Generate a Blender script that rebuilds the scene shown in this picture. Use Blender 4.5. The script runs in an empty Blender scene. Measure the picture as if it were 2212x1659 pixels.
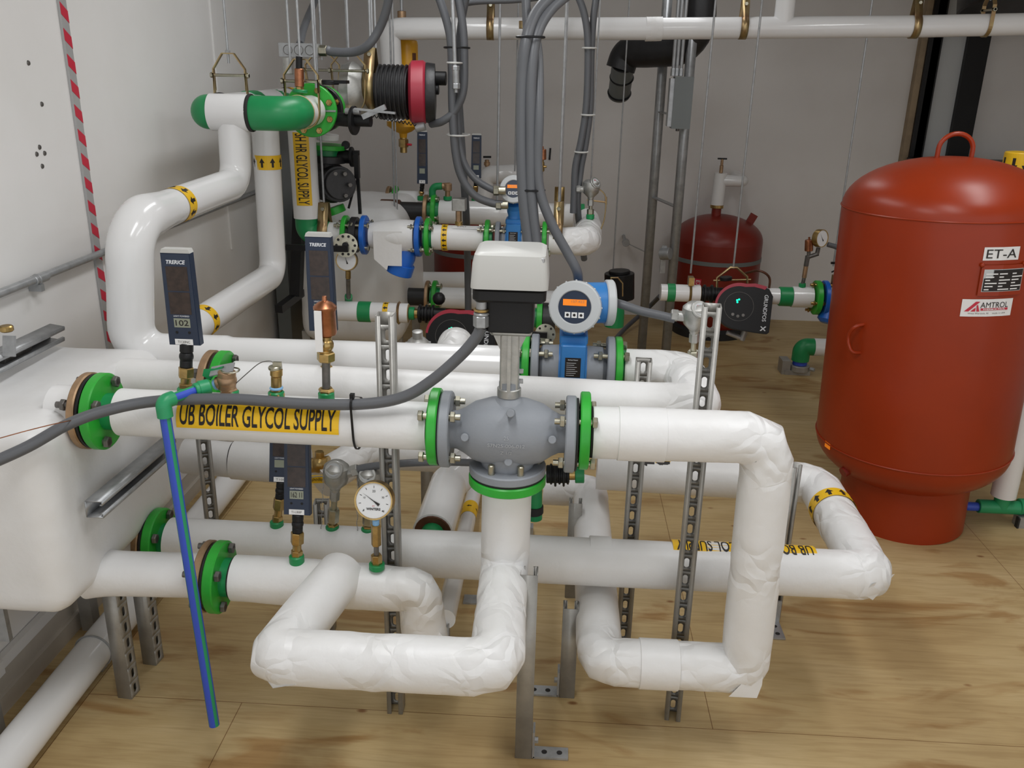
import bpy, bmesh, math, random
from mathutils import Vector, Matrix, noise
random.seed(7)
PI = math.pi
V = Vector
# ---------------------------------------------------------------- camera
F, PITCH, YAW, ROLL, EYE = 1884.0, .3449, -.0497, .0220, V((0, 0, 1.7))
def cam_axes():
    cy, sy, cp, sp, cr, sr = math.cos(YAW), math.sin(YAW), math.cos(PITCH), math.sin(PITCH), math.cos(ROLL), math.sin(ROLL)
    f = V((sy*cp, cy*cp, -sp)); rt = V((cy, -sy, 0)); dn = f.cross(rt)
    return rt*cr - dn*sr, rt*sr + dn*cr, f
RX, DN, FW = cam_axes()
cd = bpy.data.cameras.new('camera'); cam = bpy.data.objects.new('camera', cd)
bpy.context.scene.collection.objects.link(cam)
cd.sensor_width = 36; cd.lens = F/2212*36; cd.clip_start = .05; cd.clip_end = 50
cam.matrix_world = Matrix(((RX.x, -DN.x, -FW.x, EYE.x), (RX.y, -DN.y, -FW.y, EYE.y), (RX.z, -DN.z, -FW.z, EYE.z), (0, 0, 0, 1)))
bpy.context.scene.camera = cam
# ---------------------------------------------------------------- world, lamps, exposure
sc = bpy.context.scene
sc.view_settings.view_transform = 'Standard'; sc.view_settings.look = 'None'
sc.view_settings.gamma = 1; sc.view_settings.use_curve_mapping = False
sc.view_settings.exposure = -0.12
w = bpy.data.worlds.new('world'); sc.world = w; w.use_nodes = True
w.node_tree.nodes['Background'].inputs[0].default_value = (.97, .985, 1.0, 1)
w.node_tree.nodes['Background'].inputs[1].default_value = 1.05
def area(name, loc, sx, sy, power, col=(.98, .99, 1), rot=(0, 0, 0)):
    l = bpy.data.lights.new(name, 'AREA'); l.shape = 'RECTANGLE'; l.size = sx; l.size_y = sy
    l.energy = power; l.color = col
    o = bpy.data.objects.new(name, l); o.location = loc; o.rotation_euler = rot
    sc.collection.objects.link(o); return o
area('ceiling_tube_light', (-.35, 1.3, 2.52), .25, 1.2, 17)
area('ceiling_tube_light', (.85, 1.5, 2.52), .25, 1.2, 12)
area('ceiling_tube_light', (-.5, 3.3, 2.52), .25, 1.2, 11)
area('ceiling_tube_light', (1.7, 2.8, 2.52), .25, 1.2, 11)
area('ceiling_tube_light', (.6, 4.9, 2.52), .25, 1.2, 4.5)
# ---------------------------------------------------------------- helpers
def P(px, py, Y=None, Z=None, X=None):
    """world point seen at image point (px, py) on the plane y=Y, z=Z or x=X"""
    d = RX*((px-1106)/F) + DN*((py-829.5)/F) + FW
    t = (Y/d.y) if Y is not None else ((Z-EYE.z)/d.z if Z is not None else X/d.x)
    return EYE + d*t
C = sc.collection
ORG = {}
def org(o): return ORG.get(o.name, V((0, 0, 0))) if o is not None else V((0, 0, 0))
def thing(name, label, cat, loc, group=None):
    o = bpy.data.objects.new(name, None); o.empty_display_size = .05; C.objects.link(o)
    o.location = loc; ORG[o.name] = V(loc); o['label'] = label; o['category'] = cat
    if group: o['group'] = group
    return o
def link(name, me, m, parent=None, label=None):
    o = bpy.data.objects.new(name, me); C.objects.link(o)
    if m is not None and not me.materials: me.materials.append(m)
    if parent is not None: o.parent = parent
    ORG[o.name] = org(parent)
    if label: o['label'] = label
    return o
def tag(o, label, cat, group=None, kind=None):
    if label: o['label'] = label
    if cat: o['category'] = cat
    if group: o['group'] = group
    if kind: o['kind'] = kind
    return o
def frame(o, z, x=None):
    z = V(z).normalized()
    if x is None: x = V((1, 0, 0)) if abs(z.x) < .9 else V((0, 0, 1))
    x = V(x); x = (x - z*x.dot(z)).normalized(); y = z.cross(x)
    o = V(o)
    return Matrix(((x.x, y.x, z.x, o.x), (x.y, y.y, z.y, o.y), (x.z, y.z, z.z, o.z), (0, 0, 0, 1)))
class MB:
    def __init__(s, M=None): s.v = []; s.f = []; s.M = M
    def add(s, vs, fs):
        n = len(s.v)
        s.v += [(s.M @ V(p)) if s.M else V(p) for p in vs]
        s.f += [[i+n for i in f] for f in fs]; return s
    def box(s, a, b):
        (x0, y0, z0), (x1, y1, z1) = a, b
        return s.add([(x0, y0, z0), (x1, y0, z0), (x1, y1, z0), (x0, y1, z0), (x0, y0, z1), (x1, y0, z1), (x1, y1, z1), (x0, y1, z1)],
                     [(0, 3, 2, 1), (4, 5, 6, 7), (0, 1, 5, 4), (1, 2, 6, 5), (2, 3, 7, 6), (3, 0, 4, 7)])
    def lathe(s, prof, o=(0, 0, 0), ax=(0, 0, 1), n=24, x=None):
        """prof: (radius, height along ax)"""
        T = frame(o, ax, x); vs = []; fs = []
        for r, h in prof:
            for k in range(n):
                a = 2*PI*k/n; vs.append(T @ V((r*math.cos(a), r*math.sin(a), h)))
        for i in range(len(prof)-1):
            for k in range(n):
                k2 = (k+1) % n; fs.append((i*n+k, i*n+k2, (i+1)*n+k2, (i+1)*n+k))
        if prof[0][0] > 1e-6: fs.append(tuple(range(n-1, -1, -1)))
        if prof[-1][0] > 1e-6: fs.append(tuple((len(prof)-1)*n+k for k in range(n)))
        return s.add(vs, fs)
    def cyl(s, p0, p1, r, r2=None, n=20, x=None):
        p0, p1 = V(p0), V(p1); d = p1-p0
        return s.lathe([(r, 0), (r if r2 is None else r2, d.length)], p0, d, n, x)
    def cyc(s, p0, p1, r, c=.002, n=24, x=None):
        p0, p1 = V(p0), V(p1); d = p1-p0; L = d.length
        return s.lathe([(r-c, 0), (r, c), (r, L-c), (r-c, L)], p0, d, n, x)
    def hexn(s, p0, p1, r): return s.cyc(p0, p1, r, r*.12, 6)
    def ball(s, o, r, n=16, sz=1, ax=(0, 0, 1)):
        m = n//2
        return s.lathe([(max(1e-7, r*math.sin(PI*i/m)), -r*sz*math.cos(PI*i/m)) for i in range(m+1)], o, ax, n)
    def torus(s, o, ax, R, r, n=32, m=10, a0=0, a1=2*PI, x=None):
        T = frame(o, ax, x); full = abs(a1-a0-2*PI) < 1e-6; vs = []; fs = []; N = n if full else n+1
        for i in range(N):
            a = a0+(a1-a0)*i/n
            for j in range(m):
                b = 2*PI*j/m; q = R+r*math.cos(b)
                vs.append(T @ V((q*math.cos(a), q*math.sin(a), r*math.sin(b))))
        for i in range(n):
            i2 = (i+1) % N
            for j in range(m):
                j2 = (j+1) % m; fs.append((i*m+j, i2*m+j, i2*m+j2, i*m+j2))
        if not full: fs += [tuple(range(m-1, -1, -1)), tuple(n*m+j for j in range(m))]
        return s.add(vs, fs)
    def bar(s, p0, p1, w, h, up=(0, 0, 1)):
        p0, p1 = V(p0), V(p1); z = (p1-p0); L = z.length; T = frame(p0, z, V(up).cross(z) if V(up).cross(z).length > 1e-6 else None)
        vs = [T @ V((sx*w/2, sy*h/2, zz)) for zz in (0, L) for sx, sy in ((-1, -1), (1, -1), (1, 1), (-1, 1))]
        return s.add(vs, [(0, 3, 2, 1), (4, 5, 6, 7), (0, 1, 5, 4), (1, 2, 6, 5), (2, 3, 7, 6), (3, 0, 4, 7)])
    def prism(s, pts, T, h0, h1):
        """polygon pts (x, y) in frame T, from height h0 to h1"""
        n = len(pts)
        vs = [T @ V((x, y, h)) for h in (h0, h1) for x, y in pts]
        return s.add(vs, [tuple(range(n-1, -1, -1)), tuple(range(n, 2*n))] + [(i, (i+1) % n, n+(i+1) % n, n+i) for i in range(n)])
    def rbox(s, a, b, r=.01, T=None, seg=3):
        """box rounded in plan (x, y), softly chamfered top and bottom"""
        (x0, y0, z0), (x1, y1, z1) = a, b
        def ring(ins, z):
            rr = max(r-ins, 1e-4); out = []
            for cx, cy, a0 in ((x1-r, y1-r, 0), (x0+r, y1-r, PI/2), (x0+r, y0+r, PI), (x1-r, y0+r, 3*PI/2)):
                for k in range(seg+1):
                    an = a0+PI/2*k/seg; out.append((cx+rr*math.cos(an), cy+rr*math.sin(an), z))
            return out
        c = min(r*.35, (z1-z0)*.3); rings = [ring(c, z0), ring(0, z0+c), ring(0, z1-c), ring(c, z1)]; n = len(rings[0])
        vs = [(T @ V(p)) if T else p for q in rings for p in q]; fs = [tuple(range(n-1, -1, -1)), tuple(3*n+i for i in range(n))]
        for i in range(3):
            for k in range(n): fs.append((i*n+k, i*n+(k+1) % n, (i+1)*n+(k+1) % n, (i+1)*n+k))
        return s.add(vs, fs)
    def sweep(s, path, r, n=16, cap=True):
        """tube through the points of path; r a number or a list"""
        N = len(path); path = [V(p) for p in path]
        t = (path[1]-path[0]).normalized(); x = V((0, 0, 1)) if abs(t.z) < .9 else V((1, 0, 0))
        x = (x-t*x.dot(t)).normalized(); vs = []; fs = []
        for i in range(N):
            if i == 0: tn = (path[1]-path[0]).normalized()
            elif i == N-1: tn = (path[-1]-path[-2]).normalized()
            else: tn = ((path[i+1]-path[i]).normalized()+(path[i]-path[i-1]).normalized()).normalized()
            x = (x-tn*x.dot(tn)).normalized(); y = tn.cross(x)
            rr = r[i] if isinstance(r, (list, tuple)) else r; bd = None
            if 0 < i < N-1:
                u0 = (path[i]-path[i-1]).normalized(); u1 = (path[i+1]-path[i]).normalized(); bd = u1-u0
                if bd.length > 1e-4: kk = min(1.5, 2/max(.2, (u0+u1).length))-1; bd.normalize()
                else: bd = None
            for k in range(n):
                a = 2*PI*k/n; off = x*(rr*math.cos(a))+y*(rr*math.sin(a))
                if bd: off = off+bd*(off.dot(bd)*kk)
                vs.append(path[i]+off)
        for i in range(N-1):
            for k in range(n):
                k2 = (k+1) % n; fs.append((i*n+k, i*n+k2, (i+1)*n+k2, (i+1)*n+k))
        if cap: fs += [tuple(range(n-1, -1, -1)), tuple((N-1)*n+k for k in range(n))]
        return s.add(vs, fs)
    def build(s, name, m, parent=None, label=None, ang=38):
        me = bpy.data.meshes.new(name); o = org(parent)
        me.from_pydata([tuple(p-o) for p in s.v], [], s.f); me.validate(); me.update()
        bm = bmesh.new(); bm.from_mesh(me); bmesh.ops.recalc_face_normals(bm, faces=bm.faces); bm.to_mesh(me); bm.free()
        me.polygons.foreach_set('use_smooth', [True]*len(me.polygons)); me.set_sharp_from_angle(angle=math.radians(ang))
        return link(name, me, m, parent, label)
def single(mb, name, m, label, cat, group=None, ang=38):
    """a thing that is one mesh: origin at its lowest point's height, centre of its plan"""
    c = sum(mb.v, V())/len(mb.v); c.z = min(p.z for p in mb.v)
    me = bpy.data.meshes.new(name); me.from_pydata([tuple(p-c) for p in mb.v], [], mb.f); me.validate(); me.update()
    bm = bmesh.new(); bm.from_mesh(me); bmesh.ops.recalc_face_normals(bm, faces=bm.faces); bm.to_mesh(me); bm.free()
    me.polygons.foreach_set('use_smooth', [True]*len(me.polygons)); me.set_sharp_from_angle(angle=math.radians(ang))
    o = link(name, me, m); o.location = c; ORG[o.name] = c
    return tag(o, label, cat, group)
def fillet(pts, rads, seg=6):
    """polyline with rounded corners -> list of (point, is_bend)"""
    pts = [V(p) for p in pts]; out = [(pts[0], 0)]
    for i in range(1, len(pts)-1):
        p = pts[i]; a = (pts[i-1]-p); b = (pts[i+1]-p); la, lb = a.length, b.length; a.normalize(); b.normalize()
        R = rads[i-1] if isinstance(rads, (list, tuple)) else rads
        ang = a.angle(b); 
        if ang > 3.1: out.append((p, 0)); continue
        t = min(R/math.tan(ang/2), la*.49, lb*.49); R = t*math.tan(ang/2)
        c = p+(a+b).normalized()*(R/math.sin(ang/2)); s0 = p+a*t-c; s1 = p+b*t-c; w_ = PI-ang
        for k in range(seg+1):
            u = k/seg; q = (s0*math.sin((1-u)*w_)+s1*math.sin(u*w_))/math.sin(w_)
            out.append((c+q, 1))
    out.append((pts[-1], 0)); return out
def spline(pts, n=8):
    """Catmull-Rom through the points"""
    pts = [V(p) for p in pts]; q = [pts[0]*2-pts[1]]+pts+[pts[-1]*2-pts[-2]]; out = []
    for i in range(1, len(q)-2):
        for k in range(n):
            t = k/n; a, b, c_, d = q[i-1], q[i], q[i+1], q[i+2]
            out.append(.5*((2*b)+(c_-a)*t+(2*a-5*b+4*c_-d)*t*t+(3*b-a-3*c_+d)*t**3))
    out.append(pts[-1]); return out
def jacket(name, m, parent, pts, r, bend=.05, amp=.0006, eamp=.004, n=48, ds=.012, seed=0, label=None, bulge=.0, seg=5, raw=None):
    """insulation sleeve swept along a pipe run; folds gather at the elbows"""
    fp = fillet(pts, bend, seg); path = []; bends = []
    for i in range(len(fp)-1):
        a, ba = fp[i]; b, bb = fp[i+1]; L = (b-a).length; k = max(1, int(L/ds))
        for j in range(k): path.append(a.lerp(b, j/k))
        if ba and bb: bends.append((a+b)/2)
    path.append(fp[-1][0])
    wts = []
    for p in path:
        d = min([(p-b).length for b in bends], default=9); r0 = r[0] if isinstance(r, list) else r; wts.append(max(0, 1-d/(r0*1.45))**.8 if d < r0*1.45 else 0)
    mb = MB(); rr = [ (r[i] if isinstance(r, list) else r)*(1+bulge*wts[i]) for i in range(len(path))]
    mb.sweep(path, rr, n)
    so = V((seed*3.1, seed*1.7, seed*2.3)); N = len(path)
    for i in range(N):
        c = path[i]; wt = wts[i]
        for k in range(n):
            p = mb.v[i*n+k]; d = (p-c).normalized()
            b = noise.noise(p*5+so); v1 = noise.voronoi(p*15+so)[0]; cr = v1[1]-v1[0]
            a = -abs(noise.noise(p*13+so))
            mb.v[i*n+k] = p + d*(amp*(b+.8*a) + wt*eamp*(.55*min(cr, .5)-.2+.9*a+.3*b))
    o = mb.build(name, m, parent, label, ang=60)
    at = o.data.attributes.new('fold', 'FLOAT', 'POINT'); at.data.foreach_set('value', [min(1, .04+amp*34+wts[i]*1.0) for i in range(N) for k in range(n)])
    return o
# 2-D decals (lettering, stickers, arrows) laid on flat or round faces
class D2:
    def __init__(s): s.bm = bmesh.new()
    def poly(s, pts):
        vs = [s.bm.verts.new((x, y, 0)) for x, y in pts]; s.bm.faces.new(vs); return s
    def rect(s, x0, y0, x1, y1): return s.poly([(x0, y0), (x1, y0), (x1, y1), (x0, y1)])
    def disc(s, x, y, r, n=20): return s.poly([(x+r*math.cos(2*PI*k/n), y+r*math.sin(2*PI*k/n)) for k in range(n)])
    def arrow(s, x, y, w, h, ang=0):
        pts = [(-w*.2, -h/2), (w*.2, -h/2), (w*.2, 0), (w/2, 0), (0, h/2), (-w/2, 0), (-w*.2, 0)]
        ca, sa = math.cos(ang), math.sin(ang)
        return s.poly([(x+px*ca-py*sa, y+px*sa+py*ca) for px, py in pts])
    def text(s, txt, x, y, h, sx=1.0, bold=.0, rot=0, maxw=None, shear=0):
        cu = bpy.data.curves.new('t', 'FONT'); cu.body = txt; cu.align_x = 'CENTER'; cu.align_y = 'CENTER'
        cu.offset = bold; cu.resolution_u = 3; cu.shear = shear
        ob = bpy.data.objects.new('t', cu); C.objects.link(ob)
        dg = bpy.context.evaluated_depsgraph_get(); me = bpy.data.meshes.new_from_object(ob.evaluated_get(dg))
        bpy.data.objects.remove(ob); bpy.data.curves.remove(cu)
        if not me.vertices: return s
        xs = [v.co.x for v in me.vertices]; ys = [v.co.y for v in me.vertices]
        k = h/.7; cx = (min(xs)+max(xs))/2; cy = (min(ys)+max(ys))/2
        if maxw: sx = maxw/((max(xs)-min(xs))*k)
        ca, sa = math.cos(rot), math.sin(rot)
        for v in me.vertices:
            a, b = (v.co.x-cx)*k*sx, (v.co.y-cy)*k; v.co = (x+a*ca-b*sa, y+a*sa+b*ca, 0)
        s.bm.from_mesh(me); bpy.data.meshes.remove(me); return s
    def _out(s, fn, name, m, parent, label=None):
        me = bpy.data.meshes.new(name); o = org(parent)
        for v in s.bm.verts: v.co = fn(v.co.x, v.co.y)-o
        s.bm.to_mesh(me); s.bm.free(); return link(name, me, m, parent, label)
    def _cut(s, axis, step):
        lo = min(v.co[axis] for v in s.bm.verts); hi = max(v.co[axis] for v in s.bm.verts)
        nrm = V((1, 0, 0)) if axis == 0 else V((0, 1, 0)); k = math.floor(lo/step)+1
        while k*step < hi:
            bmesh.ops.bisect_plane(s.bm, geom=s.bm.verts[:]+s.bm.edges[:]+s.bm.faces[:], plane_co=nrm*(k*step), plane_no=nrm); k += 1
    def flat(s, T, name, m, parent, off=.0006, label=None):
        return s._out(lambda x, y: T @ V((x, y, off)), name, m, parent, label)
    def pipe(s, o, right, out, r, name, m, parent, label=None):
        """text runs along the pipe axis"""
        right = V(right).normalized(); out = V(out); out = (out-right*out.dot(right)).normalized(); up = out.cross(right); o = V(o)
        s._cut(1, r*.16)
        return s._out(lambda x, y: o+right*x+(out*math.cos(y/r)+up*math.sin(y/r))*r, name, m, parent, label)
    def drum(s, o, up, out, r, name, m, parent, label=None):
        """text runs around the drum"""
        up = V(up).normalized(); out = V(out); out = (out-up*out.dot(up)).normalized(); right = up.cross(out); o = V(o)
        s._cut(0, r*.16)
        return s._out(lambda x, y: o+up*y+(out*math.cos(x/r)+right*math.sin(x/r))*r, name, m, parent, label)
# ---------------------------------------------------------------- materials
def mat(name, col, rough=.5, metal=0, bump=None, var=0, var_scale=6, spec=.5, coat=0, col2=None, emit=None):
    m = bpy.data.materials.new(name); m.use_nodes = True; nt = m.node_tree; b = nt.nodes['Principled BSDF']
    b.inputs['Base Color'].default_value = (*col, 1); b.inputs['Roughness'].default_value = rough
    b.inputs['Metallic'].default_value = metal; b.inputs['Specular IOR Level'].default_value = spec
    b.inputs['Coat Weight'].default_value = coat
    if emit: b.inputs['Emission Color'].default_value = (*col, 1); b.inputs['Emission Strength'].default_value = emit
    tc = nt.nodes.new('ShaderNodeTexCoord')
    if var or col2:
        n = nt.nodes.new('ShaderNodeTexNoise'); n.inputs['Scale'].default_value = var_scale; n.inputs['Detail'].default_value = 5
        n.inputs['Roughness'].default_value = .6
        nt.links.new(tc.outputs['Object'], n.inputs['Vector'])
        rp = nt.nodes.new('ShaderNodeValToRGB'); rp.color_ramp.elements[0].position = .32; rp.color_ramp.elements[1].position = .62
        rp.color_ramp.elements[1].color = (*col, 1)
        rp.color_ramp.elements[0].color = (*(col2 or [c*(1-var) for c in col]), 1)
        nt.links.new(n.outputs['Fac'], rp.inputs['Fac']); nt.links.new(rp.outputs['Color'], b.inputs['Base Color'])
    if bump:
        kind, scale, strength, dist = bump
        if kind == 'noise':
            t = nt.nodes.new('ShaderNodeTexNoise'); t.inputs['Detail'].default_value = 4; out = t.outputs['Fac']
        elif kind == 'crease':
            t = nt.nodes.new('ShaderNodeTexVoronoi'); t.feature = 'F1'; t.distance = 'EUCLIDEAN'; out = t.outputs['Distance']
        else:
            t = nt.nodes.new('ShaderNodeTexWave'); t.bands_direction = kind; t.inputs['Distortion'].default_value = 0; out = t.outputs['Fac']
        t.inputs['Scale'].default_value = scale
        nt.links.new(tc.outputs['Object'], t.inputs['Vector'])
        bp = nt.nodes.new('ShaderNodeBump'); bp.inputs['Strength'].default_value = strength; bp.inputs['Distance'].default_value = dist
        nt.links.new(out, bp.inputs['Height']); nt.links.new(bp.outputs['Normal'], b.inputs['Normal'])
    return m
def srgb(r, g, b): return tuple(((c/255)/12.92 if c/255 <= .04045 else ((c/255+.055)/1.055)**2.4) for c in (r, g, b))
M = dict(
    paper=mat('white_paper_jacket', (.80, .80, .80), .38, bump=('noise', 38, .25, .004), col2=(.76, .755, .745), var_scale=5),
    pvc=mat('white_pvc_jacket', (.79, .79, .79), .16, bump=('noise', 14, .1, .004)),
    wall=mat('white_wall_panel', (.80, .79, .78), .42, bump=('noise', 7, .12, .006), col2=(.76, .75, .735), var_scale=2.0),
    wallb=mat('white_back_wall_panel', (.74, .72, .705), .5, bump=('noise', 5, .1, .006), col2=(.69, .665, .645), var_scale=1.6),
    ceil=mat('ceiling_panel', (.5, .49, .47), .7, var=.1),
    green=mat('green_pipe_plastic', (.012, .27, .085), .38, var=.15),
    bgreen=mat('bright_green_flange', (.03, .42, .04), .35, var=.2, var_scale=12),
    blue=mat('blue_flange_paint', (.015, .14, .60), .3, var=.15),
    flow=mat('blue_meter_paint', (.035, .20, .52), .35),
    cast=mat('grey_cast_paint', (.27, .29, .32), .5, bump=('noise', 160, .3, .001), var=.1),
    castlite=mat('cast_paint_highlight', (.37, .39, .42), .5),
    ltgrey=mat('light_grey_plastic', (.50, .50, .48), .4),
    capgrey=mat('light_grey_meter_cap', (.52, .54, .55), .38),
    black=mat('black_plastic', (.010, .010, .011), .42, spec=.3, bump=('noise', 200, .15, .001)),
    iron=mat('black_cast_iron', (.022, .022, .024), .42, var=.3, var_scale=20, bump=('noise', 90, .3, .002)),
    brass=mat('brass', (.58, .40, .16), .32, 1, var=.35, var_scale=30),
    bronze=mat('bronze_flange', (.50, .33, .20), .45, .85, var=.25, var_scale=25),
    copper=mat('copper', (.50, .21, .11), .35, 1, var=.35, var_scale=35),
    brown=mat('brown_coupling', (.13, .05, .025), .5, .3, var=.4, var_scale=20),
    zinc=mat('zinc_plated_steel', (.52, .50, .40), .35, 1, var=.3, var_scale=30),
    yzinc=mat('yellow_zinc_steel', (.48, .38, .19), .36, .9, col2=(.36, .22, .12), var_scale=14),
    galv=mat('galvanised_steel', (.42, .43, .44), .40, .55, var=.25, var_scale=28),
    strut=mat('strut_steel', (.40, .39, .365), .42, .45, var=.25, var_scale=12),
    strutin=mat('strut_steel_dark', (.12, .12, .12), .5, .6),
    alu=mat('cast_aluminium', (.50, .50, .48), .45, .85, bump=('noise', 150, .35, .001), var=.2, var_scale=40),
    steel=mat('dull_steel', (.20, .19, .18), .5, .8, var=.3, var_scale=40),
    conduit=mat('grey_liquidtight_conduit', (.105, .11, .12), .42, bump=('noise', 320, .25, .0006)),
    red=mat('red_oxide_tank_paint', (.31, .030, .004), .33, var=.12, var_scale=3, bump=('noise', 60, .06, .001), spec=.4),
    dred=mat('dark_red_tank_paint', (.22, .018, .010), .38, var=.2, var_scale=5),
    pred=mat('red_pump_band', (.38, .025, .05), .38),
    yellow=mat('yellow_sticker', (.86, .52, .012), .38),
    yel2=mat('yellow_separator_paint', (.72, .36, .01), .35, var=.15),
    ink=mat('black_ink', (.012, .008, .007), .5),
    white=mat('white_label', (.80, .80, .80), .45),
    silver=mat('silver_print', (.72, .74, .78), .35),
    navy=mat('dark_blue_plastic', (.016, .028, .058), .4),
    solar=mat('solar_cell', (.045, .028, .022), .18, var=.5, var_scale=60),
    lcd=mat('lcd_glass', (.27, .29, .22), .2),
    orange=mat('orange_display', (.85, .22, .01), .5, emit=.35),
    led=mat('green_led', (.0, .8, .45), .5, emit=1.5),
    beige=mat('beige_trim', (.58, .53, .46), .55, var=.1),
    blu=mat('blue_pipe_plastic', (.035, .085, .52), .4),
    tred=mat('red_tape', (.55, .02, .05), .4), tgrey=mat('silver_tape', (.42, .42, .42), .35, .2),
    glass=mat('gauge_face', (.78, .79, .80), .25), foam=mat('cut_fibreglass', (.52, .38, .20), .9, var=.3, var_scale=60),
    dark=mat('dark_gap', (.02, .018, .018), .8), tan=mat('bare_wood_strip', (.36, .27, .17), .6, var=.3, var_scale=9),
    greybox=mat('grey_box_paint', (.155, .17, .17), .45), tie=mat('white_nylon', (.6, .6, .58), .5),
    bluetape=mat('blue_thread_tape', (.25, .5, .8), .5), rubber=mat('rubber', (.016, .016, .017), .7),
)
def plywood():
    m = bpy.data.materials.new('plywood_floor'); m.use_nodes = True; nt = m.node_tree; b = nt.nodes['Principled BSDF']; N = nt.nodes.new; L = nt.links.new
    tc = N('ShaderNodeTexCoord')
    def noise_(scale, sx, sy, det=6, dist=0):
        mp = N('ShaderNodeMapping'); mp.inputs['Scale'].default_value = (sx, sy, 1); L(tc.outputs['Object'], mp.inputs['Vector'])
        n = N('ShaderNodeTexNoise'); n.inputs['Scale'].default_value = scale; n.inputs['Detail'].default_value = det; n.inputs['Distortion'].default_value = dist
        L(mp.outputs['Vector'], n.inputs['Vector']); return n.outputs['Fac']
    def ramp(fac, stops):
        r = N('ShaderNodeValToRGB'); e = r.color_ramp.elements
        e[0].position, e[0].color = stops[0][0], (*stops[0][1], 1); e[1].position, e[1].color = stops[-1][0], (*stops[-1][1], 1)
        for p, c in stops[1:-1]: x = e.new(p); x.color = (*c, 1)
        L(fac, r.inputs['Fac']); return r.outputs['Color']
    def mix(kind, a, c, fac):
        x = N('ShaderNodeMix'); x.data_type = 'RGBA'; x.blend_type = kind; L(a, x.inputs[6]); L(c, x.inputs[7])
        if isinstance(fac, float): x.inputs[0].default_value = fac
        else: L(fac, x.inputs[0])
        return x.outputs[2]
    base = ramp(noise_(1.4, 1, 2.2, 4, .6), [(.3, (.43, .30, .135)), (.5, (.53, .39, .19)), (.7, (.61, .47, .255))])
    grain = ramp(noise_(6, .7, 9, 8, .8), [(.35, (.68, .60, .5)), (.55, (1, 1, 1)), (.75, (1, .98, .94))])
    fine = ramp(noise_(22, .5, 8, 6), [(.3, (.84, .80, .74)), (.6, (1, 1, 1))])
    c = mix('MULTIPLY', base, grain, .4); c = mix('MULTIPLY', c, fine, .4)
    st = ramp(noise_(2.1, .8, 2.6, 5, 1.2), [(.56, (1, 1, 1)), (.66, (.66, .50, .34)), (.76, (.5, .34, .2))])
    c = mix('MULTIPLY', c, st, .8)
    mp = N('ShaderNodeMapping'); mp.inputs['Scale'].default_value = (2.2, 4.4, 1); mp.inputs['Location'].default_value = (.3, .1, 0); L(tc.outputs['Object'], mp.inputs['Vector'])
    vo = N('ShaderNodeTexVoronoi'); vo.inputs['Scale'].default_value = 1.7; L(mp.outputs['Vector'], vo.inputs['Vector'])
    c = mix('MULTIPLY', c, ramp(vo.outputs['Distance'], [(.0, (.22, .10, .05)), (.035, (.45, .25, .14)), (.07, (1, 1, 1))]), .85)
    sx = N('ShaderNodeSeparateXYZ'); L(tc.outputs['Object'], sx.inputs[0])
    def mth(op, p, q):
        x = N('ShaderNodeMath'); x.operation = op
        for k_, v_ in enumerate((p, q)):
            if isinstance(v_, (int, float)): x.inputs[k_].default_value = v_
            else: L(v_, x.inputs[k_])
        return x.outputs[0]
    def line(axis, at, lo=None, hi=None, w_=.0011):
        o_ = sx.outputs[axis]; m_ = mth('LESS_THAN', mth('ABSOLUTE', mth('SUBTRACT', o_, at), 0), w_); q_ = sx.outputs[1-axis]
        if lo is not None: m_ = mth('MULTIPLY', m_, mth('GREATER_THAN', q_, lo))
        if hi is not None: m_ = mth('MULTIPLY', m_, mth('LESS_THAN', q_, hi))
        return m_
    seams = None
    for s_ in (line(1, 1.975, -1.29), line(0, .478, 1.975, 4.41), line(0, -.844, None, 1.975), line(0, 1.60, None, 1.975), line(0, -1.287), line(1, 4.41, -1.29), line(0, 1.70, 1.975, 4.41), line(0, -.1, 4.41)):
        seams = s_ if seams is None else mth('MAXIMUM', seams, s_)
    dk = N('ShaderNodeRGB'); dk.outputs[0].default_value = (.42, .30, .2, 1)
    c = mix('MULTIPLY', c, dk.outputs[0], seams)
    L(c, b.inputs['Base Color']); b.inputs['Roughness'].default_value = .55
    bp = N('ShaderNodeBump'); bp.inputs['Strength'].default_value = .15; bp.inputs['Distance'].default_value = .002; L(noise_(10, .6, 9, 6), bp.inputs['Height']); L(bp.outputs['Normal'], b.inputs['Normal'])
    return m
M['ply'] = plywood()
def paper():
    """paper jacket: sharp folds where the sleeve is marked as folded"""
    m = M['paper']; nt = m.node_tree; N = nt.nodes.new; L = nt.links.new; b = nt.nodes['Principled BSDF']
    tc = N('ShaderNodeTexCoord'); at = N('ShaderNodeAttribute'); at.attribute_name = 'fold'
    wp = N('ShaderNodeTexNoise'); wp.inputs['Scale'].default_value = 9; wp.inputs['Detail'].default_value = 2; L(tc.outputs['Object'], wp.inputs['Vector'])
    mx = N('ShaderNodeVectorMath'); mx.operation = 'MULTIPLY_ADD'; mx.inputs[1].default_value = (.12, .12, .12); L(wp.outputs['Color'], mx.inputs[0]); L(tc.outputs['Object'], mx.inputs[2])
    vo = N('ShaderNodeTexVoronoi'); vo.feature = 'DISTANCE_TO_EDGE'; vo.inputs['Scale'].default_value = 11; L(mx.outputs[0], vo.inputs['Vector'])
    mr = N('ShaderNodeMath'); mr.operation = 'MINIMUM'; mr.inputs[1].default_value = .22; L(vo.outputs['Distance'], mr.inputs[0])
    bp = N('ShaderNodeBump'); bp.inputs['Distance'].default_value = .018; L(at.outputs['Fac'], bp.inputs['Strength']); L(mr.outputs[0], bp.inputs['Height'])
    old = b.inputs['Normal'].links[0].from_node; L(bp.outputs['Normal'], old.inputs['Normal']); L(old.outputs['Normal'], b.inputs['Normal'])
paper()
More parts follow.
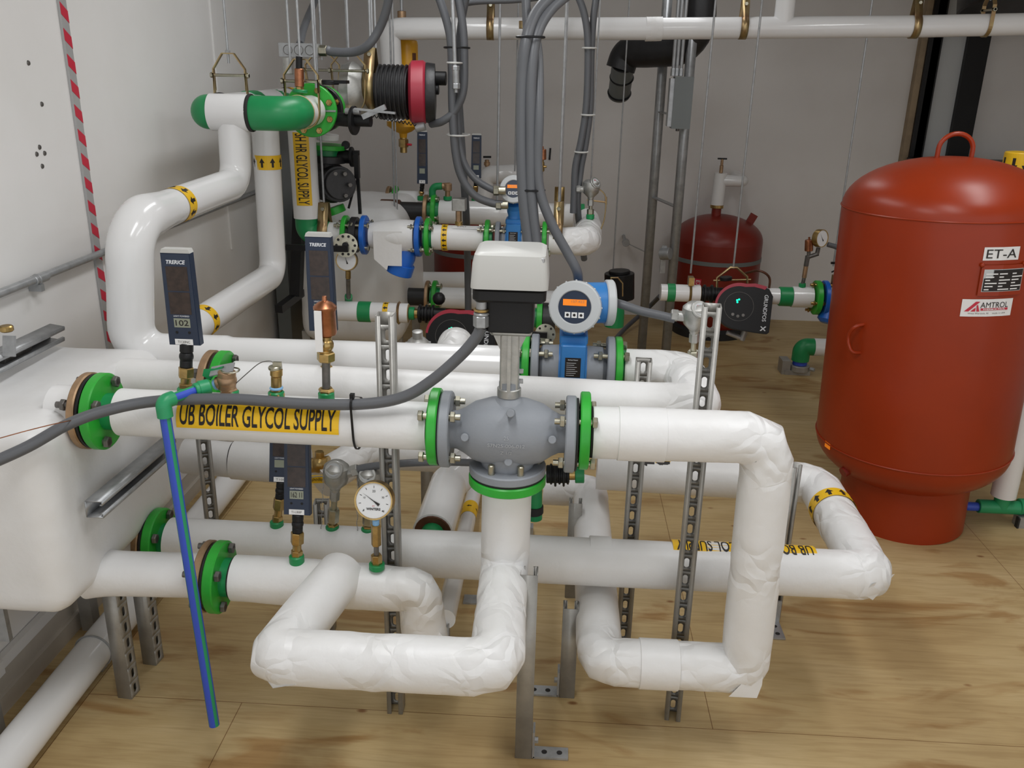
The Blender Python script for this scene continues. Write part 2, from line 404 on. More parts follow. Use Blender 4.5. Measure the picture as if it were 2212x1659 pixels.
def bandmat():
    """blue and green lengthwise stripes are built as geometry; this is the ribbed green fitting"""
    return mat('ribbed_green_fitting', (.02, .30, .12), .4)
M['gfit'] = bandmat()
# ---------------------------------------------------------------- the setting
def struct(mb, name, m):
    o = mb.build(name, m, None); o['kind'] = 'structure'; return o
struct(MB().box((-1.56, -1.0, -.05), (3.4, 6.5, 0)), 'floor', M['ply'])
struct(MB().box((-1.60, -1.0, 0), (-1.50, 6.45, 2.6)), 'wall_left', M['wall'])
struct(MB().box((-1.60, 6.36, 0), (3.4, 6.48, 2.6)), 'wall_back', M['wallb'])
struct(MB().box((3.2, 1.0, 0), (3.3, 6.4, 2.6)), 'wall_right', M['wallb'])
struct(MB().box((-1.6, -1.0, 2.6), (3.4, 6.48, 2.65)), 'ceiling', M['ceil'])
struct(MB().box((-1.50, -.6, .0), (-1.472, 6.3, .055)).box((-1.50, -.6, .055), (-1.486, 6.3, .12)), 'baseboard_left', M['beige'])
struct(MB().box((-1.50, 1.2, .12), (-1.465, 1.9, .16)).box((-1.498, -.6, .12), (-1.478, 6.3, .155)), 'trim_1', M['wall'])
struct(MB().box((2.33, 6.30, 0), (2.37, 6.36, 2.6)), 'trim_2', M['tan'])
struct(MB().box((2.37, 6.28, 0), (2.45, 6.36, 2.6)), 'trim_3', M['black'])
struct(MB().box((-1.5, 3.9, .9), (-1.494, 3.93, 2.6)), 'trim_4', M['wall'])
# screw heads in the left wall
for i, (px, py) in enumerate([(61, 136), (90, 225), (79, 333), (96, 331), (91, 359), (85, 318)]):
    c = P(px, py, X=-1.5)
    single(MB().lathe([(.0075, 0), (.006, .003), (.0, .004)], c, (1, 0, 0), 12), 'wall_screw', M['steel'],
           ['small dark screw head alone high on the white left wall', 'dark screw head on left wall below the highest one', 'left screw head of the close trio on the white wall',
            'right screw head of the close trio on the white wall', 'lowest screw head of the cluster on the white wall', 'tiny topmost screw head just above the trio on the white wall'][i], 'screw', 'screw heads in the left wall')
# red and silver striped tape strip on the left wall
t = thing('striped_edge_strip', 'upright strip of red and silver striped tape on the white left wall', 'strip', (-1.497, 2.728, 0))
MB().box((-1.4995, 2.711, .62), (-1.491, 2.749, 2.6)).build('backing_strip', M['tgrey'], t)
for k in range(27):
    z = .66+k*.072
    if z > 2.53: break
    MB().add([(-1.490, 2.711, z+.018), (-1.490, 2.749, z-.006), (-1.490, 2.749, z+.028), (-1.490, 2.711, z+.052),
              (-1.4912, 2.711, z+.018), (-1.4912, 2.749, z-.006), (-1.4912, 2.749, z+.028), (-1.4912, 2.711, z+.052)],
             [(0, 1, 2, 3), (7, 6, 5, 4), (0, 4, 5, 1), (1, 5, 6, 2), (2, 6, 7, 3), (3, 7, 4, 0)]).build('red_stripe', M['tred'], t)
# conduit along the left wall
t = thing('wall_conduit', 'thin galvanised conduit clipped level along the white left wall', 'conduit', (-1.48, 2.2, 1.11))
MB().cyl((-1.476, 1.0, 1.112), (-1.476, 6.3, 1.125), .0115, n=16).build('tube', M['galv'], t)
MB().cyc((-1.476, 2.335, 1.113), (-1.476, 2.40, 1.113), .0145).build('coupling', M['galv'], t)
mb = MB().box((-1.4995, 2.345, 1.08), (-1.462, 2.362, 1.10)).torus((-1.476, 2.353, 1.113), (0, 1, 0), .0135, .003, 20, 6); mb.build('clip', M['galv'], t)
# ---------------------------------------------------------------- builders: bolts, flanges
def bolt(parent, c, ax, R, n, br, h0, h1, m, ph=0, sel=None, hd=.008, nm='bolt'):
    """n bolts on a circle; heads at h0 and h1 along the axis"""
    T = frame(c, ax)
    for k in range(n):
        if sel and k not in sel: continue
        a = ph+2*PI*k/n; q = T @ V((R*math.cos(a), R*math.sin(a), 0)); axn = V(ax).normalized()
        mb = MB().cyl(q+axn*(h0-.012), q+axn*(h1+.0), br*.55, n=10)
        mb.hexn(q+axn*h0, q+axn*(h0+hd), br); mb.hexn(q+axn*(h1-hd), q+axn*h1, br)
        mb.build(nm, m, parent)
def disc(parent, c, ax, R, t, m, name='flange', label=None, r_in=None):
    c = V(c); a = V(ax).normalized(); e = min(.003, t*.2)
    return MB().lathe([(R-e, -t/2), (R, -t/2+e), (R, t/2-e), (R-e, t/2)], c, a, 48).build(name, m, parent, label)
def arrows(parent, o, right, out, r, wdt, n, ang, asz=(.020, .028), nm='arrow_tape', span=2*PI):
    """yellow band round a pipe with black arrows; right = pipe axis"""
    right = V(right).normalized()
    d = D2().rect(-wdt/2, -r*span/2, wdt/2, r*span/2); b = d.pipe(o, right, out, r, nm, M['yellow'], parent)
    d = D2()
    for k in range(n): d.arrow(0, (k-(n-1)/2)*r*span/n, asz[0], asz[1], ang)
    d.pipe(o, right, out, r+.0006, 'arrow_print', M['ink'], b)
    return b
def socket(parent, p, up, s=1.0, m=None):
    """green threaded saddle where an instrument leaves a pipe"""
    p = V(p); up = V(up).normalized()
    return MB().cyc(p-up*.012, p+up*.012*s, .019*s, .003).build('green_socket', m or M['green'], parent)
# ---------------------------------------------------------------- unistrut
def channel_sheet(h, slotted, w=.0413, d=.0413, lip=.0095):
    """U channel opening to +y, back at y=0, height h along z; sheet to be solidified"""
    v = []; f = []
    def q(a, b, c, e): n = len(v); v.extend([a, b, c, e]); f.append((n, n+1, n+2, n+3))
    for sx in (-1, 1):
        x = sx*w/2
        q((x, 0, 0), (x, d, 0), (x, d, h), (x, 0, h)); q((x, d, 0), (x-sx*lip, d, 0), (x-sx*lip, d, h), (x, d, h))
        q((x-sx*lip, d, 0), (x-sx*lip, d-.006, 0), (x-sx*lip, d-.006, h), (x-sx*lip, d, h))
    if not slotted: q((-w/2, 0, 0), (w/2, 0, 0), (w/2, 0, h), (-w/2, 0, h))
    else:
        pitch = .0508; k = 0; z = 0
        while z < h-1e-4:
            z1 = min(z+pitch, h)
            if z1-z < pitch-1e-4: q((-w/2, 0, z), (w/2, 0, z), (w/2, 0, z1), (-w/2, 0, z1)); break
            n0 = len(v); cz = z+pitch/2; N = 16; inn = []; out = []
            for i in range(N):
                a = 2*PI*(i+.5)/N; ca, sa = math.cos(a), math.sin(a)
                ix, iz = .0066*ca, .0066*sa+(.0075 if sa > 0 else -.0075)
                s_ = min((w/2)/max(abs(ca), 1e-6), (pitch/2)/max(abs(sa), 1e-6)); inn.append((ix, 0, cz+iz)); out.append((s_*ca, 0, cz+s_*sa))
            # exact corners
            for i in (1, 5, 9, 13): pass
            v.extend(inn+out)
            for i in range(N):
                j = (i+1) % N; f.append((n0+i, n0+j, n0+N+j, n0+N+i))
            for sx, sz, i in ((1, 1, None), (-1, 1, None), (-1, -1, None), (1, -1, None)):
                ths = math.atan2(sz*pitch/2, sx*w/2) % (2*PI); i = int((ths/(2*PI)*N)-.5) % N
                n1 = len(v); v.append((sx*w/2, 0, cz+sz*pitch/2)); f.append((n0+N+i, n0+N+(i+1) % N, n1))
            z = z1
    return v, f
def strut(label, base, h, face=0, slotted=True, lean=(0, 0), foot=None, group=None, nm='strut_post', m=None):
    """face: rotation about z of the opening direction (0 = towards -y, the camera)"""
    t = thing(nm, label, 'strut', base, group)
    v, f = channel_sheet(h, slotted)
    R = Matrix.Rotation(face+PI, 3, 'Z'); pts = []
    for p in v:
        q = R @ V((p[0], p[1]-.02, p[2])); q += V((lean[0]*p[2], lean[1]*p[2], 0)); pts.append(V(base)+q)
    mb = MB(); mb.v = pts; mb.f = f
    o = mb.build('channel', m or M['strut'], t); md = o.modifiers.new('gauge', 'SOLIDIFY'); md.thickness = .0025; md.offset = 0
    if foot:
        dx, dy = foot; B = V(base); a = V((dx, dy, 0)).normalized(); s = a.cross(V((0, 0, 1)))
        def fb(p0, p1, ww, hh): return MB().bar(p0, p1, ww, hh)
        mb = MB(); e0 = B+a*.026; e1 = B+a*.118
        mb.bar(e0+V((0, 0, .004)), e1+V((0, 0, .004)), .040, .006); mb.bar(e0+V((0, 0, .003)), e0+V((0, 0, .085)), .040, .006, up=tuple(a))
        br = mb.build('angle_bracket', M['galv'], t)
        for u in (.055, .095): MB().lathe([(.0075, 0), (.0075, .0005)], B+a*u+V((0, 0, .0072)), (0, 0, 1), 14).build('bolt_hole', M['dark'], br)
        MB().hexn(e0+V((0, 0, .045))+a*.001, e0+V((0, 0, .045))+a*.012, .0085).build('bolt', M['galv'], br)
    return t
strut('slotted steel strut standing behind the main pipe left of centre', (-.405, 1.985, 0), 1.15, 0, True, (.002, .0))
strut('slotted steel strut rising beside the silver sensor head on the right', (.372, 2.02, 0), 1.19, -.12, True, (-.004, 0))
strut('slotted steel strut behind the right loop, shorter, near the blue flow meter', (P(1348, 1350, Y=2.27).x, 2.27, 0), P(1385, 777, Y=2.27).z, -.05, True, (0, 0))
strut('plain steel strut post standing on the floor in front of the valve riser', (-.040, 1.845, 0), .555, PI, False, (0, 0), (1, 0))
strut('short plain steel strut post beside the lower right pipe elbow', (.075, 2.09, 0), .30, PI, False, (0, 0), (-1, 0))
strut('plain steel strut under the white boiler, nearer the camera', (-1.175, 1.985, 0), .435, -PI/2-.1, True, (0, 0))
strut('plain steel strut under the white boiler, second from the camera', (-1.172, 2.135, 0), .335, -PI/2-.1, True, (0, 0))
strut('slotted strut behind the left pipes, below the yellow supply label', P(470, 1240, Z=0), .70, .5, True, (0, 0))
strut('slotted strut behind the lower pipe beside the first silver sensor head', (P(694, 1090, Y=2.33).x, 2.33, 0), .46, .1, True, (0, 0))
strut('slotted strut at far right behind the vertical white pipe', (P(1700, 1090, Y=2.52).x, 2.52, 0), P(1703, 1003, Y=2.52).z, .8, True, (0, 0), (0, -1))
strut('short dark strut stub between the two lower pipe loops', P(955, 1470, Z=0)+V((0, 0, 0)), .20, PI, False, (0, 0))
strut('short strut behind the valve holding the small white pipe', (P(1243, 1100, Y=2.60).x, 2.60, 0), P(1245, 1082, Y=2.60).z, PI, False, (0, 0))
strut('plain steel strut seen behind the lower pipe left of the valve riser', P(925, 1160, Z=0)+V((0, 0, 0)), .48, PI, False, (0, 0))
# two tall posts at the back with the grey junction box
strut('tall galvanised strut post at the back, left of the pair', (.555, 5.34, 0), 2.59, PI+.25, False, m=M['galv'], group=None)
strut('tall galvanised strut post at the back, right of the pair, carrying the grey box', (.672, 5.06, 0), 2.59, PI+.2, False, m=M['galv'])
# wall struts at left, on brackets
def hstrut(label, p0, p1, roll, h=None):
    p0, p1 = V(p0), V(p1); d = p1-p0; t = thing('wall_strut', label, 'strut', p0)
    v, f = channel_sheet(d.length, False); T = frame(p0, d, V(roll)); mb = MB(T); mb.add([(p[1], p[0], p[2]) for p in v], f)
    o = mb.build('channel', M['galv'], t); md = o.modifiers.new('gauge', 'SOLIDIFY'); md.thickness = .0025; md.offset = 0
    return t
a0, a1 = P(-60, 795, X=-1.42), P(108, 715, X=-1.42)
t = hstrut('steel strut projecting beside the left wall above the white boiler', a0, a1, (1, 0, -.15))
MB().cyc(P(15, 716, X=-1.42), P(15, 716, X=-1.42)+V((0, 0, .016)), .017, .003).build('brass_ring', M['brass'], t)
MB().cyc(a0+V((.0, .1, -.01)), a0+V((0, .22, -.01)), .02).build('dark_tube', M['steel'], t)
single(MB().bar(P(20, 770, X=-1.36), P(20, 725, X=-1.36), .03, .008), 'strut_clip', M['galv'], 'small bright steel clip standing on the white boiler under the wall strut', 'clip')
hstrut('open steel strut fixed along the side of the white boiler', P(185, 1100, X=-1.10), P(350, 962, X=-1.10), (1, 0, 0))
# ---------------------------------------------------------------- the wrapped boiler at left
def wrapped_box(name, a, b, r, m, parent, amp=.006, seed=0, n=26):
    a, b = V(a), V(b); bm = bmesh.new(); bmesh.ops.create_cube(bm, size=1)
    bmesh.ops.subdivide_edges(bm, edges=bm.edges[:], cuts=n, use_grid_fill=True)
    c = (a+b)/2; hs = (b-a)/2; so = V((seed, seed*2, seed*3))
    for v_ in bm.verts:
        p = V((v_.co.x*2*hs.x, v_.co.y*2*hs.y, v_.co.z*2*hs.z)); q = V([max(-(hs[i]-r), min(hs[i]-r, p[i])) for i in range(3)])
        d = p-q; 
        if d.length > 1e-6: p = q+d.normalized()*r
        w_ = c+p; nn = (d.normalized() if d.length > 1e-6 else V((0, 0, 0)))
        v_.co = w_+nn*(amp*(noise.noise(w_*4+so)*1.2-abs(noise.noise(w_*11+so))*.5))-org(parent)
    me = bpy.data.meshes.new(name); bm.to_mesh(me); bm.free(); me.polygons.foreach_set('use_smooth', [True]*len(me.polygons))
    return link(name, me, m, parent)
t = thing('wrapped_boiler', 'big white paper-wrapped boiler body at the left edge beside the wall', 'boiler', (-1.28, 2.0, .44))
wrapped_box('insulation_wrap', (-1.48, 1.70, .435), (-1.128, 2.36, .93), .06, M['paper'], t, .007, 1)
for (x, y) in ((-1.44, 1.78), (-1.44, 2.28)):
    MB().box((x-.02, y-.02, 0), (x+.02, y+.02, .45)).build('leg', M['strut'], t)
single(MB().box((-1.47, 1.80, .30), (-1.36, 1.815, .44)).box((-1.47, 1.80, .30), (-1.46, 1.86, .44)), 'support_plate', M['galv'], 'grey steel plate hanging under the white boiler at the left edge', 'plate')
# pipe on the floor by the wall
A, B_ = P(40, 1610, Z=.065), P(500, 1035, Z=.065)
t = thing('floor_pipe', 'long white pipe lying on floor blocks along the left wall', 'pipe', (A.x, A.y, 0))
D = (B_-A).normalized()
jacket('jacket', M['pvc'], t, [A-D*.6, B_+D*.4], .052, amp=.0006, seed=3)
q = P(208, 1435, Z=.02); mb = MB().bar(q-V((.08, 0, 0))+V((0, 0, .0)), q+V((.025, 0, 0)), .03, .028); mb.build('support_strut', M['strut'], t)
MB().torus(A+D*(q-A).dot(D), D, .0545, .003, 36, 6).build('strap', M['galv'], t)
# ---------------------------------------------------------------- main supply line, valve, right loop
UBR = .0575
t = thing('supply_pipe', 'white insulated pipe with yellow UB BOILER GLYCOL SUPPLY label', 'pipe', (-.66, 1.9, .85))
l0, l1 = P(262, 890, 1.9), P(925, 921, 1.9); ax = (l1-l0).normalized()
jacket('jacket', M['paper'], t, [l0, l1], UBR, amp=.0011, seed=5)
MB().cyl(l0-ax*.09, l0, .045).build('pipe_stub', M['green'], t)
g = disc(t, l0-ax*.045, ax, .093, .024, M['bgreen'], label='green flange'); bolt(g, l0-ax*.045, ax, .074, 4, .0145, -.062, .027, M['steel'], PI/4+.25, hd=.011)
disc(t, l0-ax*.064, ax, .090, .007, M['black'], 'gasket')
disc(t, l0-ax*.078, ax, .093, .018, M['bronze'], label='bronze counter flange')
MB().cyl(l0-ax*.085, l0-ax*.16, .06).build('nozzle', M['paper'], t)
disc(t, l1+ax*.001, ax, .052, .010, M['dark'], 'jacket_end')
MB().cyl(l1, l1+ax*.03, .047).build('pipe_end', M['green'], t)
gL = disc(t, P(941, 921, 1.9), ax, .092, .023, M['bgreen'], label='green flange beside the grey valve')
# label
c0, c1 = P(390, 902, 1.9), P(731, 915, 1.9); tx = (c1-c0).normalized(); W = (c1-c0).length
cc = (c0+c1)/2; cc = l0+ax*((cc-l0).dot(ax)+.0155); outv = V((0, -.90, .43))
d = D2().rect(-W/2, -.034, W/2, .034); lb = d.pipe(cc, ax, outv, UBR+.0022, 'pipe_label', M['yellow'], t)
d = D2().text('UB BOILER GLYCOL SUPPLY', 0, .000, .050, bold=.017, maxw=W*.955); d.pipe(cc, ax, outv, UBR+.0028, 'lettering', M['ink'], lb)
# tie round conduit and pipe
q = l0+ax*(P(775, 910, 1.9)-l0).dot(ax)
kq = V((q.x, 1.845, P(775, 873, 1.845).z)); hp = []
for k in range(72):
    an = 2*PI*k/72; u = V((0, math.cos(an), math.sin(an))); e0_ = q.dot(u)+UBR+.0045; e1_ = kq.dot(u)+.0132+.0035
    hp.append((u, q+u*(UBR+.0045) if e0_ > e1_ else kq+u*.0167))
mb = MB(); hp2 = [p for _, p in hp]+[hp[0][1]]
for i in range(len(hp2)-1): 
    if (hp2[i+1]-hp2[i]).length > 1e-5: mb.bar(hp2[i], hp2[i+1], .0052, .0016, up=tuple(hp[i][0]))
mb.box(kq+V((-.005, -.004, .013)), kq+V((.005, .008, .024)))
single(mb, 'cable_tie', M['black'], 'black cable tie binding the grey conduit to the labelled supply pipe', 'cable tie')
# three way valve
vc = P(1098, 932, 1.9); VX = V((1, 0, 0))
t = thing('mixing_valve', 'grey cast three-way valve with raised numbers between green flanges', 'valve', vc-V((0, 0, .10)))
prof = [(.048, -.150), (.045, -.135), (.046, -.120), (.054, -.104), (.070, -.080), (.082, -.04), (.085, 0), (.082, .04), (.070, .08), (.054, .104), (.046, .120), (.045, .135), (.048, .150)]
mb = MB().lathe(prof, vc, (1, 0, 0), 40); mb.lathe([(.044, .0), (.042, .072), (.026, .088), (.024, .105), (.024, .125)], vc, (0, 0, 1), 32)
mb.lathe([(.070, -.045), (.066, -.07), (.062, -.085)], vc, (0, 0, 1), 36)
mb.build('valve_body', M['cast'], t)
for dx, lab in ((-.146, 'left grey flange'), (.146, 'right grey flange')):
    fl = disc(t, vc+VX*dx, VX, .091, .024, M['cast'], 'valve_flange', lab)
    s = -1 if dx < 0 else 1
    disc(t, vc+VX*(dx+s*.015), VX, .086, .005, M['rubber'], 'gasket')
    bolt(fl, vc+VX*dx, VX*s, .073, 4, .0135, -.026, .060, M['zinc'], PI/4, hd=.012)
bf = disc(t, vc+V((0, 0, -.093)), (0, 0, 1), .092, .022, M['cast'], 'valve_flange', 'bottom grey flange')
disc(t, vc+V((0, 0, -.107)), (0, 0, 1), .088, .005, M['rubber'], 'gasket')
for a in (-2.05, -1.09, .1, 1.0, 2.1, 3.0):
    q = vc+V((.074*math.cos(a), .074*math.sin(a), -.10)); MB().cyc(q, q+V((0, 0, .042)), .0078, .002, 16).build('stud', M['zinc'], bf)
for px, py in ((1103, 893), (1004, 945), (1193, 950), (1098, 998)):
    yy = 1.9-(.080 if abs(px-1100) < 30 else .064); 
    if py == 998: yy = 1.9-.072
    q = P(px, py, yy); MB().cyc(q+V((0, .03, -.01)), q+V((0, -.006, .002)), .0095, .0015, 20).build('boss', M['cast'], t)
T = frame(vc+V((0, 0, 0)), (0, -1, 0), (1, 0, 0))
def ell(x, y):  # raised marks follow the cast bulge
    th = y/.085; r = .0864*(1-.55*(abs(x)/.11)**2.6*.42)
    return vc+V((x, -r*math.cos(th), r*math.sin(th)))
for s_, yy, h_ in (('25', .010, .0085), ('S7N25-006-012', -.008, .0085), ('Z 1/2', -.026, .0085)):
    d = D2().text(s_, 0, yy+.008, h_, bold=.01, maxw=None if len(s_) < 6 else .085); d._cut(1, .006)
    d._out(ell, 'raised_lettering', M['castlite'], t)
# yoke and actuator
t = thing('valve_actuator', 'boxy valve actuator with pale grey cover and black base above the valve', 'actuator', vc+V((0, 0, .125)))
y0 = P(1100, 838, 1.9).z; y1 = P(1100, 706, 1.9).z
mb = MB(); mb.rbox((vc.x-.022, 1.882, y0-.012), (vc.x+.022, 1.918, y1), .005); mb.bar((vc.x, 1.876, y0), (vc.x, 1.876, y1), .008, .012, up=(0, 1, 0))
mb.rbox((vc.x-.045, 1.865, y1-.012), (vc.x+.05, 1.935, y1+.004), .01); mb.cyc((vc.x, 1.9, y0-.02), (vc.x, 1.9, y0+.002), .028)
mb.add([(vc.x-.04, 1.885, y1-.01), (vc.x+.04, 1.885, y1-.01), (vc.x+.022, 1.885, y1-.05), (vc.x-.022, 1.885, y1-.05), (vc.x-.04, 1.915, y1-.01), (vc.x+.04, 1.915, y1-.01), (vc.x+.022, 1.915, y1-.05), (vc.x-.022, 1.915, y1-.05)],
       [(0, 1, 2, 3), (7, 6, 5, 4), (0, 3, 7, 4), (1, 5, 6, 2), (2, 6, 7, 3)])
yk = mb.build('yoke', M['alu'], t)
for zz in (.018, .042): MB().hexn((vc.x+.020, 1.9, y0+zz), (vc.x+.032, 1.9, y0+zz), .006).build('screw', M['galv'], yk)
b0 = y1; b1 = P(1100, 655, 1.83).z; b2 = P(1100, 625, 1.83).z; b3 = P(1100, 548, 1.83).z
cx = P(1100, 640, 1.84).x
mb = MB(); mb.rbox((cx-.052, 1.845, b0), (cx+.054, 1.965, b1+.01), .012); mb.rbox((cx-.080, 1.825, b1), (cx+.080, 1.985, b2), .016)
mb.build('base', M['black'], t)
def tub(x0, x1, y0_, y1_, z0, z1, ins, r, m, name, par):
    mb = MB(); rings = []
    for ii, z in ((0, z0), (0, z0+.006), (ins*.35, z0+(z1-z0)*.70), (ins*.75, z0+(z1-z0)*.93), (ins*1.6, z1)):
        out = []; rr = r
        for cx_, cy_, a0 in ((x1-ii-r, y1_-ii-r, 0), (x0+ii+r, y1_-ii-r, PI/2), (x0+ii+r, y0_+ii+r, PI), (x1-ii-r, y0_+ii+r, 1.5*PI)):
            for k in range(5): an = a0+PI/2*k/4; out.append((cx_+rr*math.cos(an), cy_+rr*math.sin(an), z))
        rings.append(out)
    n = len(rings[0]); fs = [tuple(range(n-1, -1, -1)), tuple((len(rings)-1)*n+i for i in range(n))]
    for i in range(len(rings)-1):
        for k in range(n): fs.append((i*n+k, i*n+(k+1) % n, (i+1)*n+(k+1) % n, (i+1)*n+k))
    mb.add([p for q in rings for p in q], fs); return mb.build(name, m, par)
cv = tub(cx-.084, cx+.084, 1.821, 1.989, b2, b3, .010, .016, M['ltgrey'], 'cover', t)
MB().cyc((cx+.070, 1.833, b3-.018), (cx+.070, 1.833, b3-.008), .005, .001, 12).build('cover_screw', M['galv'], cv)
q0 = P(1040, 706, 1.85); q1 = P(1040, 655, 1.85)
MB().hexn(q0, q0.lerp(q1, .5), .0185).cyc(q0.lerp(q1, .5), q0.lerp(q1, .62), .0175).cyc(q0.lerp(q1, .6), q1+V((0, 0, .006)), .012).build('conduit_gland', M['galv'], t)
MB().torus(q0.lerp(q1, .72), (0, 0, 1), .014, .0035, 24, 8).build('brass_locknut', M['brass'], t)
# conduit from the left edge up to the actuator
def tube(label, pts, r, m=None, name='grey_conduit', cat='conduit', group=None, n=12, sp=8):
    path = spline(pts, sp); mb = MB().sweep(path, r, n); return single(mb, name, m or M['conduit'], label, cat, group, ang=60)
q0 = P(1040, 706, 1.85)
tube('grey flexible conduit lying along the labelled supply pipe up to the actuator',
     [P(-40, 1010, 1.62), P(60, 965, 1.68), P(150, 915, 1.74), P(240, 884, 1.79), P(345, 866, 1.83), P(500, 862, 1.845), P(650, 872, 1.845), P(780, 873, 1.845), P(870, 858, 1.85), P(935, 820, 1.85), P(995, 768, 1.85), P(1028, 730, 1.85), q0], .0132)
# right loop: pipe right of the valve, down, left, and back
t = thing('right_loop_pipe', 'white wrapped pipe looping right and down from the grey valve', 'pipe', (.52, 1.9, .2))
r0 = P(1280, 934, 1.9); e1 = P(1662, 946, 1.9); e2 = V((P(1608, 1440, 1.9).x, 1.9, .262)); e3 = V((.150, 1.9, .262)); e4 = V((.150, 2.86, .275)); e5 = V((-.02, 2.86, .275))
jacket('jacket', M['paper'], t, [r0, e1, e2, e3, e4, e5], .0615, bend=[.060, .030, .045, .05], amp=.0008, eamp=.007, seed=11, n=56, ds=.010, seg=2, bulge=.02)
gR = disc(t, P(1262, 930, 1.9), VX, .092, .023, M['bgreen'], label='green flange beside the grey valve')
MB().cyl(P(1262, 930, 1.9)-V((.02, 0, 0)), r0, .047).build('pipe_end', M['green'], t)
disc(t, r0-V((.002, 0, 0)), VX, .060, .008, M['dark'], 'jacket_end')
# riser under the valve and the front loop
t = thing('front_loop_pipe', 'white wrapped pipe dropping below the valve and looping toward the camera', 'pipe', (-.1, 1.7, .44))
u0 = vc+V((0, 0, -.135)); u1 = V((vc.x-.003, 1.905, .515)); u2 = V((-.098, 1.545, .498)); u3 = V((-.575, 1.545, .498)); u4 = V((-.520, 1.90, .485))
jacket('jacket', M['paper'], t, [u0, u1, u2, u3, u4], .0605, bend=[.05, .05, .020], amp=.0007, eamp=.006, seed=21, n=56, ds=.010, seg=2, bulge=.02)
disc(t, vc+V((0, 0, -.121)), (0, 0, 1), .093, .024, M['bgreen'], label='green flange under the grey valve')
MB().cyl(vc+V((0, 0, -.11)), u0-V((0, 0, .01)), .050).build('pipe_end', M['green'], t)
# pipe C with tee and drop
t = thing('lower_front_pipe', 'white wrapped pipe with thermometer and brass gauge running from the boiler', 'pipe', (-.6, 1.9, .3))
c0 = P(508, 1248, 1.9); c1 = P(905, 1275, 1.9); c2 = V((c1.x+.012, 1.91, .29))
jacket('jacket', M['paper'], t, [c0, c1, c2], .0600, bend=.030, amp=.0022, eamp=.009, seed=33, n=56, ds=.010, seg=2, bulge=.02)
ax = (c1-c0).normalized()
gg = disc(t, c0-ax*.040, ax, .093, .026, M['bgreen'], label='green flange'); bolt(gg, c0-ax*.040, ax, .074, 4, .0145, -.055, .026, M['steel'], PI/4+.2, hd=.011)
disc(t, c0-ax*.058, ax, .086, .006, M['rubber'], 'gasket'); MB().cyl(c0-ax*.05, c0+ax*.01, .050).build('pipe_end', M['green'], t)
disc(t, c0-ax*.002, ax, .056, .006, M['dark'], 'jacket_end')
disc(t, c0-ax*.071, ax, .092, .018, M['bronze'], label='bronze counter flange')
s0 = c0-ax*.082; s1 = P(215, 1238, 1.9)
s1 = s1-V((.025, 0, 0)); ns = int((s1-s0).length/.012)+1; jacket('boiler_nozzle', M['paper'], t, [s0, s1], [.0575+.011*max(0, (i-ns*.62)/(ns*.38))**2 for i in range(ns+2)], amp=.002, seed=35)
# lower back pipe D with right end U turn
t = thing('lower_long_pipe', 'long white wrapped pipe low behind the risers with upside-down yellow label', 'pipe', (0, 2.15, .3))
d0 = P(370, 1168, 2.15); d1 = V((.893, 2.14, .410)); d2 = V((.893, 2.68, .425)); d3 = V((.16, 2.70, .432))
jacket('jacket', M['paper'], t, [d0, d1, d2, d3], .0665, bend=[.035, .05], amp=.0007, eamp=.008, seed=41, n=56, ds=.012, seg=2, bulge=.02)
ax = (d1-d0).normalized()
gg = disc(t, d0-ax*.035, ax, .093, .026, M['bgreen'], label='green flange'); bolt(gg, d0-ax*.035, ax, .074, 4, .0145, -.055, .026, M['steel'], PI/4+.2, hd=.011)
disc(t, d0-ax*.053, ax, .088, .007, M['rubber'], 'gasket'); disc(t, d0-ax*.067, ax, .092, .018, M['bronze'], label='bronze counter flange')
MB().cyl(d0-ax*.07, d0+ax*.01, .05).build('pipe_end', M['green'], t)
MB().cyl(d0-ax*.07, d0-ax*.16, .055).build('boiler_nozzle', M['paper'], t)
k0, k1 = P(1456, 1180, 2.12), P(1770, 1190, 2.12); W = k1.x-k0.x; km = V(((k0.x+k1.x)/2, 2.15, .410))
outv = V((0, -.05, 1)); lb = D2().rect(-W/2, -.036, W/2, .036).pipe(km, -VX, outv, .0685, 'pipe_label', M['yellow'], t)
D2().text('UB BOILER GLYCOL SUPPLY', 0, 0, .05, bold=.012, maxw=W*.95).pipe(km, -VX, outv, .0692, 'lettering', M['ink'], lb)
q = P(1815, 1098, Z=.425); q = V((.893, q.y-.01, .42)); arrows(t, q, (0, 1, 0), (0, 0, 1), .0688, .05, 10, -PI/2, (.026, .036))
q = P(1410, 1027, 2.66); q = V((q.x, 2.70, .431)); arrows(t, q+V((-.022, 0, 0)), VX, (0, -.6, .8), .0686, .055, 9, PI/2, (.032, .048)); arrows(t, q+V((.030, 0, 0)), VX, (0, -.6, .8), .0690, .050, 9, PI/2, (.032, .046))
for s_ in (.1, .42): # overlap strips on the sleeve joints
    qq = V((.05+s_, 2.15, .41)); MB().lathe([(.0668, -.03), (.0685, -.029), (.0685, .029), (.0668, .03)], qq, ax, 56).build('joint_strip', M['paper'], t)
# cut window in the back pipe
qa_ = V((P(1558, 1040, 2.64).x, 2.70, .431)); t2 = t
D2().rect(-.020, -.024, .020, .022).pipe(qa_, VX, (0, -.93, .12), .0686, 'cut_opening', M['foam'], t2)
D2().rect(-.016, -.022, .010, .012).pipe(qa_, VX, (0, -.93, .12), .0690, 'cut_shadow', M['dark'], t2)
MB().ball(qa_+V((.004, -.064, -.004)), .012, 14).cyc(qa_+V((-.014, -.066, .012)), qa_+V((.016, -.070, .004)), .006).build('brass_fitting', M['brass'], t2)
D2().rect(.020, -.024, .062, -.002).pipe(qa_, VX, (0, -.93, .12), .0690, 'metal_strip', M['galv'], t2)
